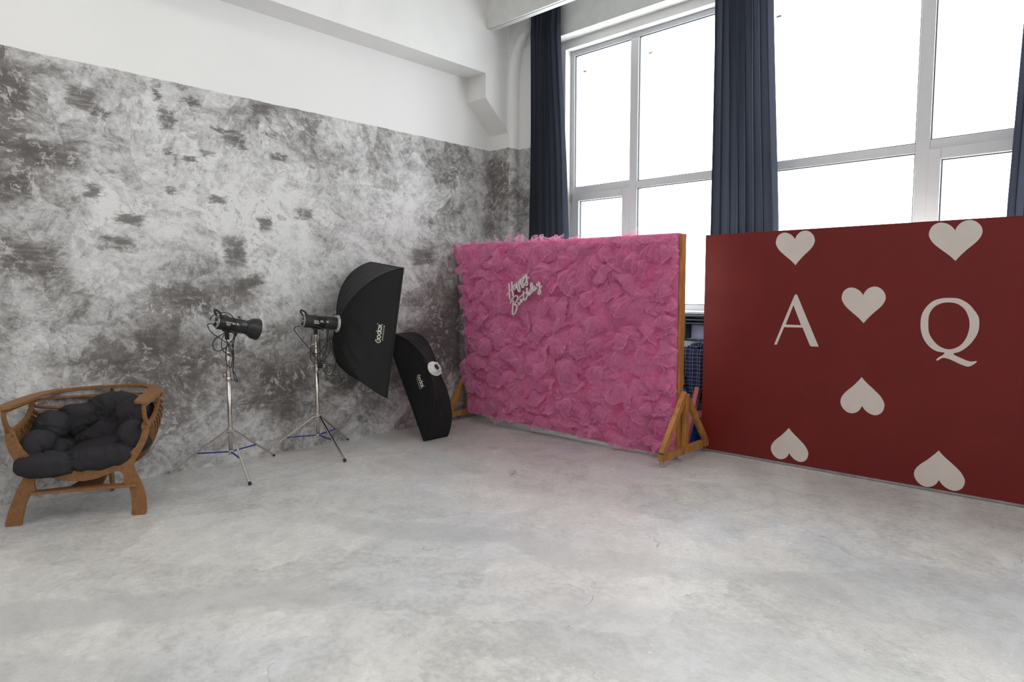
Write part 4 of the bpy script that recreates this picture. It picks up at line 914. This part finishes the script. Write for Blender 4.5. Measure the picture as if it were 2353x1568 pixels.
SB = softbox('large black rectangular softbox mounted on the strobe beside the wall', S2, A2, r1, u1, .398, .8, 1.2, 0.0,
        ('r', -.02, .835, .066, .060, 1))
b = MB(); b.lathe([(.05, -.03), (.056, -.022), (.060, -.012), (.064, .0), (.060, .010), (.052, .014)], 30, Matrix.Rotation(-PI/2, 4, 'Y'))
wr = b.build('clear_film_wrap', 'tape', SB, smooth=True)
c2_ = Vector((-5.3446, 4.2433, .524)); n2 = Vector((.8634, -.0134, .5043)); w2 = Vector((.0100, .9999, .0094)); u2 = Vector((-.5044, -.0031, .8635))
softbox('narrow black strip softbox standing on the floor, leaning face first on the grey wall', c2_+n2*.35+u2*.016, -n2, -w2, u2, .35, .30, 1.2, .016,
        ('r', -.11, .66, -.062, .082, 1))

# ---------------------------------------------------------------- power cables
def cable(label, runs, rad=.0042, plug=None):
    P0 = runs[0][0]
    T = thing('power_cable', label, 'cable', P0)
    for k, c in enumerate(runs):
        b = MB(); b.tube(bez(c, 6), rad, 8); b.build('cable_loop', 'black_rubber', T, smooth=True, world=True)
    if plug:
        b = MB(); p = Vector(plug); b.box(p-Vector((.016, .016, .022)), p+Vector((.016, .016, .022))); g = b.build('plug', 'black_rubber', T, world=True, bevel=.004)
        b = MB()
        for dz in (-.008, .008): b.tube([p+Vector((.01, .012, dz)), p+Vector((.02, .035, dz))], .0024, 8)
        b.build('plug_pin', 'aluminium', g, world=True)
    return T
cable('black power cable looped round the strobe with the bare reflector', D['cab1'], .0036)
cable('black power cable coiled over the strobe of the big softbox, plug hanging', D['cab2'], .0036, D['plug'])

# ---------------------------------------------------------------- plywood shell chair
CH = thing('plywood_lounge_chair', 'brown plywood shell chair with curved ribs and a bent arm rail, by the wall', 'chair', (-5.115, .79, 0), math.atan2(.874, .486))
b = MB(); b.prism([D['front']], lambda u, v, t: (u, t, v), -.009, .009)
b.build('front_frame', 'ply', CH, bevel=.002)
for x in (.035, .765):
    b = MB(); b.tube([(x, -.0105, .585 if x < .4 else .575), (x, -.008, .585 if x < .4 else .575)], .006, 10); b.build('bolt', 'gasket', CH)
# arm brackets with their toothed lower edge: profile in (depth, height)
def bracket(x):
    out = [(-.075, .764), (-.078, .72), (-.062, .67), (-.035, .628), (.0, .595), (.020, .585)]
    arc_ = [(.020+.395*math.sin(q/16*PI/2)**1.0, .585+.165*(1-math.cos(q/16*PI/2))) for q in range(17)]
    teeth = []
    for q, (y, z) in enumerate(arc_[1:-1]):
        n = Vector((y-.15, z-.80)).normalized()*(.014 if q % 2 else 0.0)
        teeth.append((y+n.x, z+n.y))
    out += teeth + [(.415, .764)]
    inn = [(-.045, .738), (-.046, .71), (-.030, .672), (.0, .640), (.035, .622)] + [(.035+.335*math.sin(q/8*PI/2), .622+.116*(1-math.cos(q/8*PI/2))) for q in range(1, 9)]
    inn[-1] = (.372, .738)
    b = MB(); b.prism([out, inn], lambda u, v, t: (t, u, v), x-.010, x+.010); return b.build('arm_bracket', 'ply', CH, bevel=.0015)
bracket(.012); bracket(.788)
# ribs fanning from the brackets
NR = 8; ribs_bottom = []
for i in range(1, NR+1):
    f = i/NR
    ry = .02+.385*math.sin(f*PI/2*.97); rz = .597+.150*(1-math.cos(f*PI/2*.97))
    al = math.radians(6+80*f); d = Vector((0, math.sin(al), -math.cos(al))); nrm = Vector((0, math.cos(al), math.sin(al)))
    L = .335 + .03*f; e_ = .40
    def pt(s, ex, dl):   # s 0..pi across; outward offset ex
        c_, s_ = math.cos(s), math.sin(s)
        return (.400 - (.412+ex)*math.copysign(abs(c_)**.72, c_), (L+dl)*abs(s_)**.80)
    N = 36
    outer = [pt(PI*k/N, 0, 0) for k in range(N+1)]; inner = [pt(PI*k/N, -.044, -.040) for k in range(N, -1, -1)]
    inner = [(x, max(w_, .0)) for x, w_ in inner]
    root = Vector((0, ry, rz))
    b = MB(); b.prism([outer+inner], lambda u, v, t: Vector((u, 0, 0))+root+d*v+nrm*t, -.0075, .0075)
    b.build('rib', 'ply', CH, bevel=.0015)
    ribs_bottom.append(root+d*L)
# bent arm and back rail, a flat sheet cut as a U
def railpt(s, off):
    c_, s_ = math.cos(s), math.sin(s)
    return (.395 - (.425+off)*math.copysign(abs(c_)**.60, c_), .12 + (.675+off)*abs(s_)**.72)
N = 40
def wd(s): return .062*abs(math.cos(s))**1.5 + .036
outer = [(-.028, -.095), (-.030, .0)] + [railpt(PI*k/N, 0) for k in range(N+1)] + [(.820, .0), (.818, -.085)]
inner = [(.775, -.100), (.735, -.070), (.730, .0)] + [railpt(PI*k/N, -wd(PI*k/N)) for k in range(N, -1, -1)] + [(.058, .0), (.052, -.07), (.015, -.11)]
b = MB(); b.prism([outer+inner], lambda u, v, t: (u, v, t), .764, .784)
b.build('arm_rail', 'ply', CH, bevel=.003)
# back spine running under the ribs, with the rear leg
rb = [Vector((0, .0, .285))] + ribs_bottom
inn = [(p.y, p.z+.02) for p in rb] + [(.742, .764)]
low = [(.782, .764), (.775, .70), (.735, .60), (.69, .50), (.645, .40), (.632, .32), (.652, .22), (.682, .12), (.700, .03), (.698, .0), (.640, .0), (.632, .03), (.612, .12), (.582, .20), (.545, .262), (.50, .285), (.42, .262), (.32, .240), (.2, .236), (.08, .245), (.0, .255)]
b = MB(); b.prism([inn+low], lambda u, v, t: (t, u, v), .396, .416); b.build('spine_and_rear_leg', 'ply', CH, bevel=.0015)
b = MB(); b.prism([[(.115, -.028), (.70, -.028), (.712, -.016), (.712, .0), (.70, .028), (.50, .06), (.43, .60), (.425, .655), (.385, .655), (.38, .60), (.31, .06), (.115, .03)]], lambda u, v, t: (u, v, t), .198, .214)
b.build('stretcher', 'ply', CH, bevel=.002)

# cushion: quilted pads fused into one bowl
def cushion():
    pads = [((.40, .30, .40), (.25, .23, .070), (0, -.25, 0)), ((.205, .025, .378), (.185, .110, .085), (0, .05, .12)),
            ((.50, .045, .398), (.225, .098, .083), (0, -.13, 0)), ((.115, .14, .475), (.100, .145, .115), (0, .5, 0)), ((.13, .33, .545), (.110, .155, .135), (0, .35, .2)),
            ((.27, .47, .56), (.150, .115, .150), (0, .1, .35)), ((.475, .53, .60), (.205, .105, .170), (0, 0, -.05)), ((.655, .38, .60), (.110, .175, .150), (0, -.3, -.2)),
            ((.685, .16, .505), (.090, .150, .120), (0, -.6, 0)), ((.17, .25, .43), (.12, .14, .09), (0, .3, 0)), ((.40, .45, .47), (.24, .10, .11), (-.6, 0, 0))]
    bm = bmesh.new()
    for c_, r_, e_ in pads:
        mt = Matrix.Translation(c_) @ Matrix.Rotation(e_[2], 4, 'Z') @ Matrix.Rotation(e_[1], 4, 'Y') @ Matrix.Rotation(e_[0], 4, 'X') @ Matrix.Diagonal((*r_, 1))
        g = bmesh.ops.create_icosphere(bm, subdivisions=4, radius=1, matrix=Matrix.Identity(4))
        for v in g['verts']:
            p = v.co.copy(); q = Vector([math.copysign(abs(x)**.80, x) for x in p])
            v.co = mt @ q
    me = bpy.data.meshes.new('tmp'); bm.to_mesh(me); bm.free()
    o = bpy.data.objects.new('tmp', me); COL.objects.link(o)
    rm = o.modifiers.new('r', 'REMESH'); rm.mode = 'VOXEL'; rm.voxel_size = .0055
    sm = o.modifiers.new('s', 'SMOOTH'); sm.factor = .6; sm.iterations = 9
    dg = bpy.context.evaluated_depsgraph_get(); m2 = bpy.data.meshes.new_from_object(o.evaluated_get(dg))
    bpy.data.objects.remove(o); bpy.data.meshes.remove(me)
    nor = [v.normal.copy() for v in m2.vertices]
    inv = [((Matrix.Translation(c_) @ Matrix.Rotation(e_[2], 4, 'Z') @ Matrix.Rotation(e_[1], 4, 'Y') @ Matrix.Rotation(e_[0], 4, 'X') @ Matrix.Diagonal((*r_, 1))).inverted()) for c_, r_, e_ in pads]
    for v, n_ in zip(m2.vertices, nor):
        p = v.co; q = Vector((p.x*9, p.y*9, p.z*9)); q += noise.noise_vector(p*6)*1.0
        k = -abs(noise.noise(q))*.013 + .004*noise.noise(p*13)
        v.co = p + n_*k
        ds = sorted((mi @ p).length for mi in inv); dl = ds[1]-ds[0]
        seam = math.exp(-(dl/.06)**2); near = math.exp(-(dl/.45)**2)
        cr_ = abs(noise.noise(Vector((p.x*17+p.z*6, p.y*17-p.x*5, p.z*8))))
        v.co -= n_*(.011*seam + near*.014*max(0, .32-cr_)*2)
    m2.name = 'seat_cushion'; m2.materials.clear(); m2.materials.append(M['cushion'])
    for p in m2.polygons: p.use_smooth = True
    o = bpy.data.objects.new('seat_cushion', m2); COL.objects.link(o); o.matrix_basis = CH.matrix_basis.copy()
    return tag(o, 'charcoal grey quilted cushion slumped in the plywood chair', 'cushion')
cushion()
